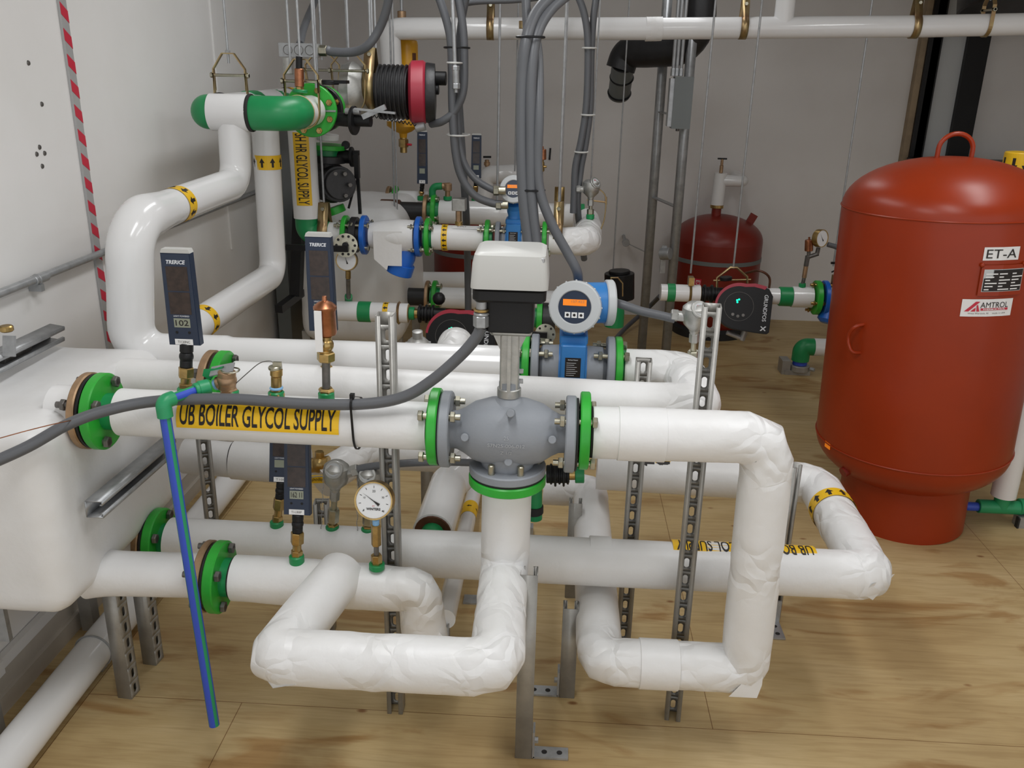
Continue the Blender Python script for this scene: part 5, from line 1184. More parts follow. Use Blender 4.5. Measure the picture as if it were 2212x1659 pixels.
# strainer
t = thing('pipe_strainer', 'blue Y strainer partly wrapped in white insulation', 'strainer', KX(850)-V((0, 0, .15)))
kdisc(t, 788, 'blue', .088, .022, 4, -.05, .03, lab='left blue flange'); kdisc(t, 905, 'blue', .090, .022, 4, -.03, .06, lab='right blue flange')
jacket('wrap', M['paper'], t, [KX(800), KX(850), KX(896)], [.056+.02*math.sin(PI*min(1, i/24)) for i in range(400)], amp=.003, seed=125, bend=.5)
MB().add([tuple(P(x, y, KY-.07+d_)) for d_ in (0, .13) for x, y in ((805, 500), (868, 500), (868, 575), (838, 574), (836, 584), (808, 560))], [(0, 1, 2, 3, 4, 5), (11, 10, 9, 8, 7, 6)]+[(i, (i+1) % 6, 6+(i+1) % 6, 6+i) for i in range(6)]).build('cut_wrap', M['paper'], t)
MB().lathe([(.045, 0), (.055, .04), (.055, .10)], P(880, 535, KY), P(862, 590, KY)-P(888, 530, KY), 32).cyc(P(868, 568, KY), P(861, 590, KY), .062).build('blowdown_leg', M['blue'], t)
t = thing('arrow_spool', 'short white pipe with black arrow tape between green flanges', 'pipe', KX(990)-V((0, 0, .06)))
kdisc(t, 925, 'bgreen'); kdisc(t, 1053, 'bgreen'); MB().cyl(KX(915), KX(940), .05).build('hub', M['green'], t); MB().cyl(KX(1043), KX(1064), .05).build('hub', M['green'], t)
jacket('jacket', M['paper'], t, [KX(935), KX(1045)], .056, amp=.0012, seed=127)
arrows(t, KX(962), VX, (0, -.9, .35), .0585, .026, 15, PI/2, (.016, .020))
lb = D2().rect(-.06, -.012, .055, .012).pipe(KX(1008), VX, (0, -.45, 1), .0588, 'paper_label', M['white'], t); D2().text('SUPPLY', -.02, .002, .009).pipe(KX(1008), VX, (0, -.45, 1), .0592, 'lettering', M['steel'], lb)
t = thing('pipe_sensor', 'square silver sensor box on a brass neck above the arrow-taped pipe', 'sensor', P(990, 494, KY))
a = Q(KY); q0, q1 = P(976, 455, KY-.02), P(1006, 432, KY-.02); MB().rbox((q0.x, KY-.03, q0.z), (q1.x, KY+.03, q1.z+.004), .006).build('box', M['alu'], t)
MB().hexn(a(991, 455), a(991, 480), .014).build('brass_neck', M['bronze'], t); MB().cyc(a(991, 478), a(991, 494), .017).build('brass_nut', M['brass'], t)
flow_meter('smaller blue flow meter with orange display behind the conduit bundle', KX(1110), .92, (-.05, -.95, .30), P(1109, 408, KY-.08), .060, flR=.078, half=.072)
t = thing('green_end_flange', 'green flange and white pipe end right of the smaller flow meter', 'flange', KX(1176)-V((0, 0, .08)))
kdisc(t, 1176, 'bgreen'); MB().cyl(KX(1150), KX(1172), .05).build('hub', M['cast'], t); MB().cyc(KX(1146), KX(1154), .080).build('grey_flange', M['cast'], t)
t = thing('return_bend_pipe', 'white wrapped pipe bending back in a round elbow at middle right', 'pipe', KX(1260)-V((0, 0, .06)))
K2Y = 4.5; k2z = P(1100, 462, K2Y).z; kx2 = lambda px: V((P(px, 462, K2Y).x, K2Y, k2z))
ex = P(1272, 505, KY).x
jacket('jacket', M['paper'], t, [KX(1186), V((ex-.005, KY, kz)), V((ex+.005, KY+.28, kz+.01)), V((ex+.002, KY+.42, kz+.03))], .060, bend=.05, amp=.002, eamp=.006, seed=131, bulge=.12)
band_hanger('rust-brown band hanger left of the round white elbow', 1205, 500, 'yzinc', .060, KY, 2.59, .042)
sensor_head('silver sensor head above the round white elbow', P(1275, 468, KY+.2), P(1277, 397, KY+.2), .040, port=(-1, -.1, .0), chain=False, face=(.6, -.6, .6))
t = thing('yellow_wire_yoke', 'thin brass wire yoke hanging beside the round white elbow', 'hanger', P(1300, 480, 4.11))
mb = MB(); mb.sweep(spline([P(1268, 432, 4.11), P(1310, 437, 4.11)], 2), .004, 8); mb.sweep(spline([P(1290, 405, 4.11), P(1308, 425, 4.11), P(1306, 470, 4.11), P(1298, 495, 4.11)], 6), .003, 6); mb.sweep([P(1309, 425, 4.11), P(1309, 442, 4.11)], .005, 6); mb.build('wire', M['yzinc'], t)
# upper rear line K2
t = thing('upper_rear_pipe', 'white pipe with green flange and black sleeve behind the strainer line', 'pipe', kx2(1000)-V((0, 0, .06)))
jacket('jacket', M['pvc'], t, [kx2(950), kx2(1238)], .060, amp=.0008, seed=133); MB().cyl(kx2(925), kx2(955), .052).build('hub', M['green'], t)
g = disc(t, kx2(938), VX, .088, .022, M['bgreen']); bolt(g, kx2(938), VX, .07, 4, .013, -.03, .03, M['zinc'], .3)
disc(t, kx2(921), VX, .085, .020, M['bronze'], 'bronze_flange'); MB().cyl(kx2(866), kx2(916), .046).build('black_sleeve', M['iron'], t); MB().cyc(kx2(822), kx2(866), .056, .006, 32).build('brown_coupling', M['brown'], t)
MB().cyc(kx2(1243), kx2(1262), .062).build('green_coupling', M['green'], t)
band_hanger('bright brass band hanger on the upper rear pipe', 1207, 462, 'brass', .064, K2Y, 2.59, .05)
jacket('back_spool', M['pvc'], t, [P(862, 436, 4.85), P(925, 438, 4.85)], .062, amp=.001, seed=134)
disc(t, P(855, 436, 4.85), VX, .088, .02, M['bgreen']); disc(t, P(841, 436, 4.85), VX, .086, .018, M['bronze'], 'bronze_flange')
thermometer('dark thermometer on the rear pipe left of the middle conduits', P(909, 428, 4.75), P(912, 397, 4.72), P(911, 285, 4.74), .056, '', 'T1', True, brand=True)
thermometer('dark thermometer at the back right of the middle conduits, leaning slightly', P(1026, 432, 4.75), P(1028, 385, 4.72), P(1030, 292, 4.74), .054, '', 'T2', True, brand=True)
t = thing('drain_tee', 'small green elbow and bronze tee on top of the rear pipe', 'fitting', P(965, 432, 4.5)); a = Q(4.5)
bend('green_elbow', M['green'], t, [a(934, 425), a(934, 403), a(955, 402)], .018, .03, 16); MB().cyc(a(955, 402), a(973, 401), .016).cyc(a(967, 412), a(967, 396), .022).cyc(a(967, 428), a(967, 410), .013).build('bronze_tee', M['bronze'], t)
MB().cyc(a(967, 432), a(967, 424), .022).build('green_socket', M['green'], t)
t = thing('back_wall_pipe', 'short white insulated pipe near the back wall behind the small flow meter', 'pipe', P(1060, 400, 5.7))
jacket('jacket', M['pvc'], t, [P(1045, 425, 5.7), P(1050, 378, 5.7), P(1120, 375, 5.7), P(1150, 375, 6.2)], .06, bend=.05, amp=.001, seed=136)
a = Q(5.7); MB().cyc(a(1052, 360), a(1052, 345), .014).cyc(a(1052, 357), a(1052, 350), .02).build('tap_body', M['bronze'], t); MB().bar(a(1044, 339), a(1061, 339), .02, .012).build('tap_handle', M['black'], t)
t = thing('rear_air_vent', 'slim copper vent standing right of the conduit bundle at the back', 'air vent', P(1170, 420, 4.5)); a = Q(4.5)
MB().cyc(a(1172, 345), a(1172, 322), .019).cyl(a(1172, 322), a(1172, 316), .006).build('copper_can', M['copper'], t); MB().hexn(a(1170, 350), a(1170, 370), .014).cyc(a(1170, 372), a(1171, 345), .009).cyc(a(1168, 360), a(1181, 360), .006).build('brass_valve', M['brass'], t); MB().cyl(a(1170, 372), a(1169, 432), .007).build('riser', M['steel'], t)
single(MB().bar(P(1187, 345, 6.355), P(1189, 320, 6.355), .012, .012), 'black_pin', M['black'], 'short black pin on the back wall beside the copper vent', 'pin')
# chain wheel valve stack near second boiler
t = thing('stacked_valve', 'black valve stack with green flanges and long hanging lever', 'valve', P(718, 455, 4.05)); a = Q(4.05)
MB().cyc(a(708, 290), a(708, 303), .05).build('white_neck', M['white'], t)
g = MB().cyc(a(706, 322), a(706, 312), .088).build('green_flange', M['bgreen'], t); MB().cyc(a(706, 336), a(706, 322), .06).build('green_hub', M['green'], t)
MB().cyc(a(708, 350), a(708, 335), .085).cyl(a(708, 338), a(708, 375), .055).ball(a(716, 395), .092, 24, 1).cyc(a(716, 395), P(733, 398, 3.95), .080).cyc(P(728, 397, 3.97), P(736, 398, 3.93), .068).cyl(a(716, 400), a(716, 430), .06).build('valve_body', M['iron'], t)
for k in range(6):
    an = 2*PI*k/6; q = P(734, 398, 3.94)+V((0, .0, 0))+V((-.2*.06*math.cos(an), .95*.0, 0))+V((.055*math.cos(an), 0, .055*math.sin(an))); MB().hexn(q, q+V((.01, -.02, 0)), .010).build('cover_bolt', M['steel'], t)
MB().cyc(a(720, 447), a(726, 462), .05).build('lower_flange', M['bgreen'], t)
MB().cyl(a(700, 337), a(758, 339), .030).cyc(a(757, 339), a(763, 339), .045).build('actuator_neck', M['black'], t)
MB().bar(a(770, 330), a(772, 385), .035, .02).bar(a(770, 340), a(778, 462), .016, .014).bar(a(769, 390), a(753, 450), .008, .01).bar(a(763, 330), a(776, 330), .02, .02).build('lever', M['black'], t)
MB().cyc(P(746, 313, 4.03), P(748, 313, 4.06), .018).cyl(P(747, 313, 4.05), P(735, 330, 4.05), .008).build('round_knob', M['black'], t)
# ---------------------------------------------------------------- lower lines L1 / L2 with pump
LY = 3.85; lz = P(780, 673, LY).z; LX = lambda px: V((P(px, 673, LY).x, LY, lz))
t = thing('lower_rear_pipe', 'white pipe with green collar feeding the black pump in the middle', 'pipe', LX(800)-V((0, 0, .05)))
jacket('jacket', M['pvc'], t, [LX(700), LX(776)], .046, amp=.0005, seed=141); MB().cyc(LX(774), LX(803), .048, .004).build('green_collar', M['green'], t)
jacket('jacket', M['pvc'], t, [LX(801), LX(882)], .045, amp=.0005, seed=142); disc(t, LX(882), VX, .043, .004, M['foam'], 'cut_end'); MB().cyc(LX(884), LX(896), .030).build('green_end', M['green'], t); MB().cyc(LX(894), LX(905), .022).build('brass_tail', M['brass'], t)
arrows(t, LX(835), VX, (0, -.9, .4), .0468, .024, 10, PI/2, (.018, .020))
single(MB().torus(LX(862), VX, .048, .006, 36, 4), 'pipe_clamp', M['yzinc'], 'brass-coloured clamp band on the lower rear pipe', 'clamp')
L2Y = 4.4; l2z = P(900, 641, L2Y).z; L2 = lambda px: V((P(px, 641, L2Y).x, L2Y, l2z))
t = thing('lower_rear_return', 'white pipe with bronze and green flanges just above the black pump', 'pipe', L2(950)-V((0, 0, .05)))
MB().cyc(L2(828), L2(868), .053, .006, 32).build('brown_coupling', M['brown'], t); MB().cyl(L2(868), L2(918), .046).build('black_sleeve', M['iron'], t); disc(t, L2(924), VX, .086, .018, M['bronze'], 'bronze_flange')
g = disc(t, L2(940), VX, .088, .022, M['bgreen']); bolt(g, L2(940), VX, .07, 4, .013, -.03, .04, M['zinc'], .3); MB().cyl(L2(930), L2(955), .052).build('hub', M['green'], t)
jacket('jacket', M['pvc'], t, [L2(952), L2(1290)], .055, amp=.0006, seed=143)
bend('green_elbow', M['green'], t, [L2(1285), L2(1330), L2(1330)-V((0, .0, .12))], .05, .06)
band_hanger('olive brass band hanger on the black sleeve above the pump', 857, 641, 'yzinc', .056, L2Y-.02, 2.59, .045)
jacket('rear_spool', M['pvc'], t, [P(860, 608, 4.9), P(1010, 608, 4.9)], .055, amp=.001, seed=144)
def circulator(label, c, R, w, y_tilt=0, ledp=None):
    """round-headed circulator: black prism face toward the camera with red band on top"""
    c = V(c); t = thing('circulator_pump', label, 'pump', c-V((0, 0, R))); n = V((-.10, -.95, .28)).normalized(); T = frame(c, n, V((1, 0, -.06)))
    out = [(R*math.cos(a), R*math.sin(a)) for a in [math.radians(78+12*k) for k in range(17)]]
    out += [(w*.55, -R*1.06), (w*.93, -R*1.08), (w, -R*1.0), (w, R*.55), (w*.86, R*.86), (w*.55, R*.98), (R*.5, R*1.02)]
    k = .92; MB().prism(out, T, -R*.75, -.004).prism([(x*.97, y*.97) for x, y in out], T, -.004, 0).build('control_head', M['black'], t)
    arc = [(R*1.015*math.cos(a), R*1.015*math.sin(a)) for a in [math.radians(178-5.5*k_) for k_ in range(19)]]+[(R*.6, R*1.04), (w*.72, R*.97), (w*.80, R*.93)]
    inn = [(x*.91, y*.86) for x, y in arc]; vs = []; fs = []; m_ = len(arc)
    for h in (-R*.30, .001):
        for x, y in arc+inn: vs.append(T @ V((x, y, h)))
    for i in range(m_-1):
        fs += [(i, i+1, 2*m_+i+1, 2*m_+i), (2*m_+i, 2*m_+i+1, 3*m_+i+1, 3*m_+i)]
    MB().add(vs, fs).build('red_band', M['pred'], t)
    D2().text('GRUNDFOS', 0, 0, R*.16, bold=.01, rot=-PI/2, sx=.95).flat(Matrix.Translation(T.to_3x3() @ V((w*.80, R*.02, 0))) @ T, 'brand_lettering', M['silver'], t)
    d = D2(); s_ = R*.10; X0, Y0 = w*.80, -R*.86
    d.poly([(X0-s_*1.3, Y0-s_*.9), (X0-s_*.8, Y0-s_*1.1), (X0+s_*1.3, Y0+s_*.9), (X0+s_*.8, Y0+s_*1.1)]); d.poly([(X0+s_*.8, Y0-s_), (X0+s_*1.2, Y0-s_*.8), (X0-s_*.8, Y0+s_*1.0), (X0-s_*1.2, Y0+s_*.8)]); d.flat(T, 'maker_mark', M['silver'], t)
    MB().torus(c+n*.0005, n, R*.62, .0010, 40, 6).build('dial_ring', M['steel'], t)
    for x, y in ((-.10, .26), (-.02, .30), (-.08, .18)): D2().disc(R*x, R*y, R*.045, 10).flat(T, 'status_light', M['led'], t, off=.001)
    for x, y in ((0, -.42), (-.22, -.36), (.22, -.36)): MB().cyc(T @ V((R*x, R*y, 0)), T @ V((R*x, R*y, .003)), R*.07, .0005, 12).build('button', M['steel'], t)
    MB().lathe([(R*.80, 0), (R*.95, R*.15), (R*.95, R*.45), (R*.6, R*.75)], c-n*R*.72, -n, 36).build('motor_housing', M['iron'], t)
    return t, T, n
t, T, n = circulator('black circulator pump with red band left of the big valve, half hidden', P(975, 726, LY-.12), .118, .20)
mb = MB()
for k in range(5): mb.cyc(LX(905+k*7), LX(910+k*7), .043 if k % 2 == 0 else .034, .002)
mb.cyl(LX(903), LX(962), .030); mb.ball(P(948, 645, LY), .03, 12); mb.build('union', M['black'], t)
t, T, n = circulator('black circulator pump with green lights in front of the strapped tank', P(1596, 662, 4.15), .112, .155)
GY = 4.3; gz = P(1740, 642, GY).z; GX = lambda px: V((P(px, 640, GY).x, GY, gz))
mb = MB()
for k in range(4): mb.cyc(GX(1518+k*8), GX(1523+k*8), .046 if k % 2 == 0 else .036, .002)
mb.cyl(GX(1514), GX(1560), .034); mb.cyc(P(1568, 605, GY), P(1568, 598, GY), .03); mb.build('union', M['black'], t)
MB().sweep(spline([P(1660, 632, GY), P(1662, 600, GY), P(1640, 585, GY), P(1610, 590, GY+.1)], 6), .006, 8).build('power_lead', M['brown'], t)
MB().cyc(P(1570, 718, GY-.1), P(1600, 730, GY-.1), .012).cyc(P(1602, 735, GY-.1), P(1612, 708, GY-.1), .015).build('cable_gland', M['galv'], t)
t = thing('right_rear_pipe', 'white pipe with green collar left of the circulator in front of the tank', 'pipe', GX(1470)-V((0, 0, .05)))
jacket('jacket', M['pvc'], t, [GX(1426), GX(1442)], .042, amp=.0005, seed=151); MB().cyc(GX(1440), GX(1457), .046).build('green_collar', M['green'], t); jacket('jacket', M['pvc'], t, [GX(1455), GX(1511)], .043, amp=.0005, seed=152); disc(t, GX(1511), VX, .041, .004, M['foam'], 'cut_end')
single(MB().torus(GX(1489), VX, .046, .006, 36, 4).box(GX(1489)+V((-.013, -.03, .045)), GX(1489)+V((.013, .02, .085))), 'pipe_clamp', M['brass'], 'shiny brass clamp on the pipe left of the circulator pump', 'clamp')
t = thing('pump_yoke', 'yellow wire yoke hanger bridging over the circulator pump', 'hanger', P(1580, 605, GY)); a = Q(GY)
mb = MB().sweep([a(1548, 640), a(1549, 600), a(1578, 578), a(1592, 578), a(1614, 598), a(1614, 612)], .006, 8); mb.cyl(a(1541, 606), a(1622, 604), .0045); mb.build('yoke', M['yzinc'], t)
t = thing('right_rear_spool', 'white pipe and green collar between the circulator pump and the blue strainer', 'pipe', GX(1720)-V((0, 0, .05)))
jacket('jacket', M['pvc'], t, [GX(1655), GX(1684)], .040, amp=.0005, seed=153); MB().cyc(GX(1682), GX(1711), .048, .004).build('green_collar', M['green'], t); jacket('jacket', M['pvc'], t, [GX(1710), GX(1754)], .052, amp=.0005, seed=154)
g = disc(t, GX(1764), VX, .085, .026, M['bgreen']); bolt(g, GX(1764), VX, .068, 4, .013, -.03, .02, M['brass'], .2)
t = thing('blue_strainer', 'blue flanged strainer half hidden by the left side of the big tank', 'strainer', GX(1785)-V((0, 0, .1)))
g = disc(t, GX(1781), VX, .086, .022, M['blue']); bolt(g, GX(1781), VX, .068, 4, .013, -.0, .035, M['brass'], .2); MB().cyl(GX(1784), GX(1830), .062).build('wrap', M['paper'], t)
MB().lathe([(.04, 0), (.05, .05), (.048, .10), (.03, .115)], P(1800, 650, GY), P(1793, 690, GY-.03)-P(1806, 650, GY), 28).build('blowdown_leg', M['blue'], t)
single(MB().torus(GX(1800), VX, .068, .006, 32, 4).box(GX(1800)+V((-.016, -.04, .06)), GX(1800)+V((.016, .02, .115))), 'pipe_clamp', M['brass'], 'brass clamp on the blue strainer beside the big tank', 'clamp')
t = thing('gauge_valve_handle', 'black lever handle above the blue strainer', 'handle', P(1810, 570, GY)); MB().bar(P(1795, 568, GY), P(1822, 568, GY), .012, .01).sweep(spline([P(1796, 588, GY), P(1808, 583, GY), P(1824, 582, GY)], 4), .004, 6).build('grip', M['black'], t)
a = Q(GY)
gauge('side-facing brass gauge on the pipe left of the big tank', P(1776, 515, GY-.02), (.55, -.80, .1), .043, 2.2, [(a(1768, 535), a(1765, 548), .010, 'steel', 0), (a(1768, 548), a(1744, 556), .010, 'steel', 0), (a(1745, 552), a(1741, 575), .012, 'steel', 1), (a(1741, 575), a(1737, 600), .011, 'bronze', 0), (a(1737, 600), a(1733, 618), .009, 'steel', 0), (a(1733, 612), a(1733, 620), .017, 'green', 0)], marks=False)
t = thing('copper_relief', 'small copper can beside the side-facing gauge', 'air vent', a(1748, 545)); MB().cyc(a(1747, 542), a(1748, 518), .020).cyl(a(1748, 518), a(1748, 512), .005).build('can', M['copper'], t); MB().cyc(a(1747, 552), a(1747, 541), .009).build('neck', M['steel'], t)
tube('grey conduit from behind the side-facing gauge to the big tank', [a(1788, 528), a(1810, 535), a(1835, 550)], .012)
# floor elbow
f0 = P(1726, 795, Z=.035); fy = f0.y
t = thing('floor_elbow_pipe', 'green elbow with white pipe clamped to the floor left of the big tank', 'pipe', (f0.x, fy, 0)); fz = P(1770, 750, fy).z
bend('elbow', M['green'], t, [V((f0.x, fy, .085)), V((f0.x, fy, fz)), V((P(1758, 750, fy).x, fy, fz))], .052, .055); jacket('jacket', M['pvc'], t, [V((P(1757, 750, fy).x, fy, fz)), V((P(1850, 750, fy).x, fy, fz))], .053, amp=.0005, seed=161)
MB().cyl((f0.x, fy, .06), (f0.x, fy, .09), .043).build('blue_pipe', M['blu'], t)
MB().cyc((f0.x, fy, .02), (f0.x, fy, .058), .060, .004, 28).box((f0.x-.11, fy-.03, 0), (f0.x-.06, fy+.07, .085)).box((f0.x-.09, fy-.035, 0), (f0.x+.06, fy+.03, .028)).build('floor_clamp', M['strut'], t); MB().hexn((f0.x+.055, fy-.04, .045), (f0.x+.075, fy-.06, .045), .012).build('bolt', M['galv'], t)
# ---------------------------------------------------------------- black duct, junction box on the posts, conduits
t = thing('black_duct', 'black exhaust pipe with elbow and taped grey end at upper right', 'duct', P(1335, 200, 5.4))
a = Q(5.4)
MB().sweep([q for q, _ in fillet([a(1340, 150), P(1352, 112, 5.4), P(1395, 112, 5.3), P(1510, 105, 5.1), P(1515, -60, 5.1)], [.10, .3, .16], 8)], .085, 32).build('black_pipe', M['iron'], t)
MB().cyl(P(1346, 140, 5.4), P(1337, 205, 5.55), .066, n=32).build('grey_end', M['greybox'], t)
for px, py, yy in ((1347, 138, 5.4), (1343, 167, 5.46), (1338, 200, 5.53)): MB().torus(P(px, py, yy), P(1346, 140, 5.4)-P(1337, 205, 5.55), .066, .006, 32, 6).build('tape_ring', M['black'], t)
single(MB().lathe([(.24, 0), (.25, .01), (.25, .12), (.22, .16)], P(2170, 25, 5.6), (0, .3, 1), 40), 'black_fan_housing', M['iron'], 'dark round housing above the overhead pipe at the top right corner', 'housing')
t = thing('disconnect_box', 'grey metal junction box mounted on the right tall post', 'box', P(1475, 280, 4.95)); q0 = P(1450, 278, 4.93); q1 = P(1500, 166, 4.93)
MB().box((q0.x, 4.93, q0.z), (q1.x, 5.02, q1.z)).build('box_body', M['greybox'], t); MB().box((q0.x-.022, 4.94, q0.z+.01), (q0.x+.0, 5.02, q1.z-.01)).build('hinge_side', M['galv'], t); MB().cyc((q1.x-.06, 4.98, q0.z-.015), (q1.x-.06, 4.98, q0.z), .010).build('bottom_plug', M['steel'], t)
for i, px in enumerate((1453, 1461, 1470)):
    tt = P(px, 166, 4.97); single(MB().cyl((tt.x, 4.97, q1.z+.012), (tt.x+.0, 4.97, 2.58), .0095, n=12).hexn((tt.x, 4.97, q1.z+.002), (tt.x, 4.97, q1.z+.04), .013), 'thin_conduit', M['galv'], 'thin silver conduit entering the top of the grey box, '+('leftmost', 'middle', 'rightmost')[i]+' of three', 'conduit', 'silver conduits above the grey box')
t = thing('post_spacer', 'short steel pieces joining the two tall posts', 'bracket', (.61, 5.2, 1.0))
for px, py in ((1415, 243), (1412, 432)): q = P(px, py, 5.2); MB().bar((.555, 5.34, q.z), (.672, 5.06, q.z-.02), .035, .006).build('spacer', M['galv'], t)
single(MB().cyc(P(1428, 548, 5.03), P(1448, 548, 5.0), .035).box(P(1425, 590, 5.02), P(1440, 530, 5.04)), 'post_light', M['galv'], 'small round silver fitting on the right tall post', 'fitting')
t = thing('black_pump_motor', 'dark round motor housing left of the tall posts, behind the blue meter', 'motor', P(1340, 640, 4.9)); MB().cyc(P(1338, 645, 4.9), P(1338, 590, 4.9), .085).cyc(P(1338, 590, 4.9), P(1338, 584, 4.9), .06).build('housing', M['black'], t)
MB().sweep([P(1320, 640, 4.7), P(1320, 600, 4.7), P(1335, 600, 4.7), P(1345, 612, 4.7), P(1345, 640, 4.7)], .004, 6).build('wire_guard', M['yzinc'], t)
t = thing('valve_handwheel', 'perforated zinc valve plate behind the blue flow meter column', 'handle', P(1180, 745, 2.75)); q = P(1178, 722, 2.75); MB().lathe([(.034, 0), (.034, .004), (.01, .006)], q, (-.05, -1, .3), 32).build('notched_plate', M['zinc'], t)
T = frame(q, (-.05, -1, .3), (1, 0, 0))
for k in range(8): an = 2*PI*k/8; D2().disc(.026*math.cos(an), .026*math.sin(an), .004, 8).flat(T, 'notch', M['dark'], t, off=.0065)
MB().bar(P(1145, 722, 2.72), P(1182, 724, 2.72), .012, .018, up=(0, 0, 1)).cyl(q, q+V((0, .10, -.05)), .012).build('lever', M['black'], t)
t = thing('rear_lower_valve', 'green flanged black valve low behind the actuator', 'valve', LX(1170)-V((0, 0, .09))); a = LX; MB().cyl(LX(1040), LX(1160), .045).build('inlet_pipe', M['green'], t); a = lambda x, y: LX(x); MB().cyc(a(1160, 700), a(1172, 700), .085).build('green_flange', M['bgreen'], t); MB().cyc(a(1172, 700), a(1200, 700), .07).build('valve_body', M['iron'], t)
t = thing('alu_regulator', 'round silver regulator dome rising behind the middle strut', 'regulator', P(903, 740, 2.55)); q = P(903, 745, 2.55); MB().lathe([(.040, -.02), (.040, 0), (.036, .006), (.024, .020), (.016, .024), (.016, .046), (.010, .048)], q, (0, -.15, 1), 36).build('dome', M['alu'], t)
for k in range(8): an = 2*PI*k/8+.2; MB().hexn(q+V((.035*math.cos(an), .035*math.sin(an), .002)), q+V((.035*math.cos(an), .035*math.sin(an), .010)), .005).build('screw', M['galv'], t)
t = thing('wrapped_elbow', 'white crumpled elbow bulging above the rear wall pipe behind the actuator', 'pipe', P(985, 750, 2.62)); jacket('jacket', M['paper'], t, [P(985, 800, 2.62), P(985, 752, 2.62), P(985, 745, 2.85)], .062, bend=.05, amp=.002, eamp=.01, seed=171)
# conduit bundles
YB = 2.42; a = Q(YB)
tube('thick grey conduit, leftmost of the central hanging bundle', [P(1215, -30, 2.5), P(1160, 25, 2.46), P(1136, 90, YB), a(1128, 170), a(1126, 300), a(1130, 420), a(1141, 520), a(1150, 600)], .0150)
tube('thick grey conduit, middle of the central hanging bundle', [P(1250, -30, 2.52), P(1190, 20, 2.48), P(1158, 80, 2.44), a(1147, 170), a(1146, 300), a(1147, 420), a(1158, 520), a(1165, 600)], .0150)
tube('thick grey conduit of the central bundle sweeping down to the flow meter head', [P(1150, 60, 2.47), P(1162, 120, 2.46), a(1164, 250), a(1161, 350), a(1168, 420), a(1195, 490), a(1225, 545), a(1246, 585), P(1250, 615, 2.46)], .0135)
tube('grey conduit hidden behind the central bundle, running straight down', [P(1135, -30, 2.52), P(1140, 100, 2.50), P(1150, 400, 2.50), P(1163, 560, 2.50)], .012)
for py, lab in ((80, 'upper black tie around the central conduit bundle'), (410, 'lower black tie around the central conduit bundle')):
    cx__ = 1146 if py < 200 else 1148; T = frame(P(cx__, py, YB+.01), (0, 0, 1), (1, 0, 0)); mb = MB(); N = 30
    mb.sweep([T @ V((.036*math.cos(2*PI*k/N), .024*math.sin(2*PI*k/N), .0)) for k in range(N+1)], .003, 6, cap=False); single(mb, 'cable_tie', M['black'], lab, 'cable tie')
YC = 3.8; a = Q(YC)
tube('grey conduit of the left hanging bundle looping back to the red-banded pump', [a(985, -30), a(1000, 60), a(1003, 140), a(1000, 200), a(982, 240), a(955, 262), P(932, 268, 3.85)], .0165)
tube('grey conduit of the left hanging bundle sweeping to the lower gland of the small meter', [a(940, -30), a(966, 50), a(975, 110), a(977, 230), a(984, 330), a(998, 385), a(1025, 422), a(1060, 438), a(1086, 442)], .0170)
tube('grey conduit of the left hanging bundle sweeping to the upper gland of the small meter', [a(1012, -30), P(995, 60, 3.85), P(988, 150, 3.88), P(990, 280, 3.88), P(1000, 345, 3.86), P(1025, 385, 3.84), P(1062, 409, 3.82), P(1080, 412, 3.82)], .0150)
tube('pale thin conduit inside the left hanging bundle with a silver joint', [P(976, -30, 3.76), P(980, 60, 3.74), P(983, 145, 3.74), P(985, 200, 3.74)], .008, M['galv'])
tube('grey conduit at the back of the left bundle reaching down behind the pipes', [P(990, 200, 3.95), P(998, 330, 3.95), P(1006, 450, 3.98), P(1010, 560, 4.2), P(1012, 730, 4.2)], .017)
single(MB().cyc(P(984, 145, 3.73), P(985, 188, 3.73), .014).hexn(P(984, 142, 3.73), P(984, 152, 3.73), .016).hexn(P(985, 180, 3.73), P(985, 192, 3.73), .017), 'conduit_joint', M['galv'], 'silver conduit joint in the left hanging bundle', 'joint')
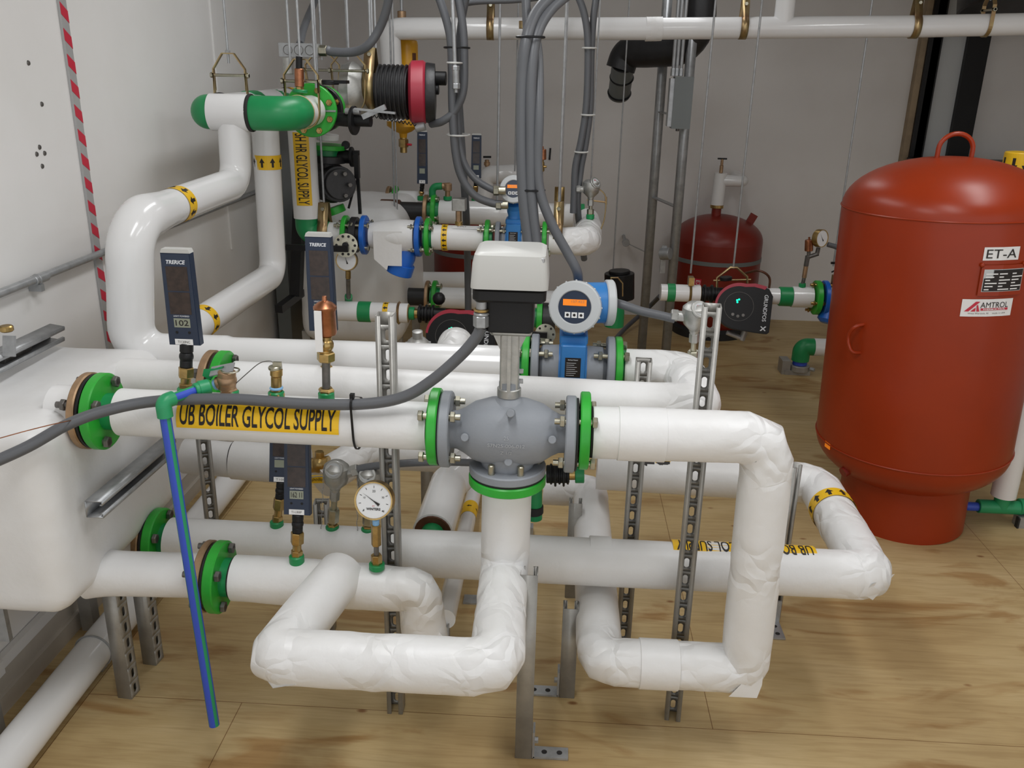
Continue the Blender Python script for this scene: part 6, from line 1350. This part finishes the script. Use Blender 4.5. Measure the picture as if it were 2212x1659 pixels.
def tie(label, px, py, y, rx, ry, m):
    T = frame(P(px, py, y), (0, 0, 1), (1, 0, 0)); mb = MB(); N = 26; mb.sweep([T @ V((rx*math.cos(2*PI*k/N), ry*math.sin(2*PI*k/N), 0)) for k in range(N+1)], .0038, 6, cap=False); return single(mb, 'cable_tie', M[m], label, 'cable tie')
tie('black tie high on the left hanging bundle', 987, 103, 3.8, .052, .06, 'black'); tie('white tie just above the silver conduit joint', 982, 136, 3.78, .03, .06, 'tie'); tie('white tie low on the left hanging bundle', 990, 291, 3.85, .048, .07, 'tie')
for i, (px, py) in enumerate(((1077, 412), (1082, 443))): single(MB().hexn(P(px-11, py, YC), P(px+1, py, YC), .021).cyc(P(px, py, YC), P(px+16, py, YC), .018), 'conduit_gland', M['zinc'], ('upper', 'lower')[i]+' silver gland on the left side of the small flow meter', 'gland', None)
YD = 4.1; a = Q(YD)
tube('grey conduit, left of the pair hanging right of the centre', [a(1240, -30), a(1262, 30), a(1270, 100), a(1267, 220), a(1256, 300), a(1243, 360), a(1240, 420), a(1238, 460)], .0155)
tube('grey conduit, right of the pair hanging right of the centre', [P(1292, -30, 4.15), P(1282, 40, 4.13), P(1277, 120, 4.12), P(1275, 230, 4.12), P(1265, 310, 4.12), P(1254, 370, 4.12), P(1248, 450, 4.13), P(1262, 560, 4.3)], .0155)
tie('upper white tie on the conduit pair right of the centre', 1273, 104, 4.1, .03, .035, 'tie'); tie('middle white tie on the conduit pair right of the centre', 1270, 248, 4.1, .03, .035, 'tie'); tie('lowest white tie on the conduit pair right of the centre', 1256, 328, 4.1, .03, .035, 'tie')
tube('dark grey conduit crossing from the left bundle along the top edge', [P(1000, 8, 3.9), P(1040, 3, 3.95), P(1120, 0, 4.0), P(1200, -10, 4.05)], .012)
tube('dark grey conduit lying on the floor behind the blue flow meter', [P(1310, 760, Z=.02), P(1345, 715, Z=.03), P(1400, 665, Z=.12), P(1425, 640, Z=.25)], .016)
single(MB().box(P(1128, 60, 4.4), P(1138, -30, 4.45)).cyc(P(1130, 62, 4.4), P(1130, 45, 4.4), .02), 'hanging_bracket', M['yzinc'], 'brass-coloured hanging bracket at top beside the thick conduits', 'bracket')
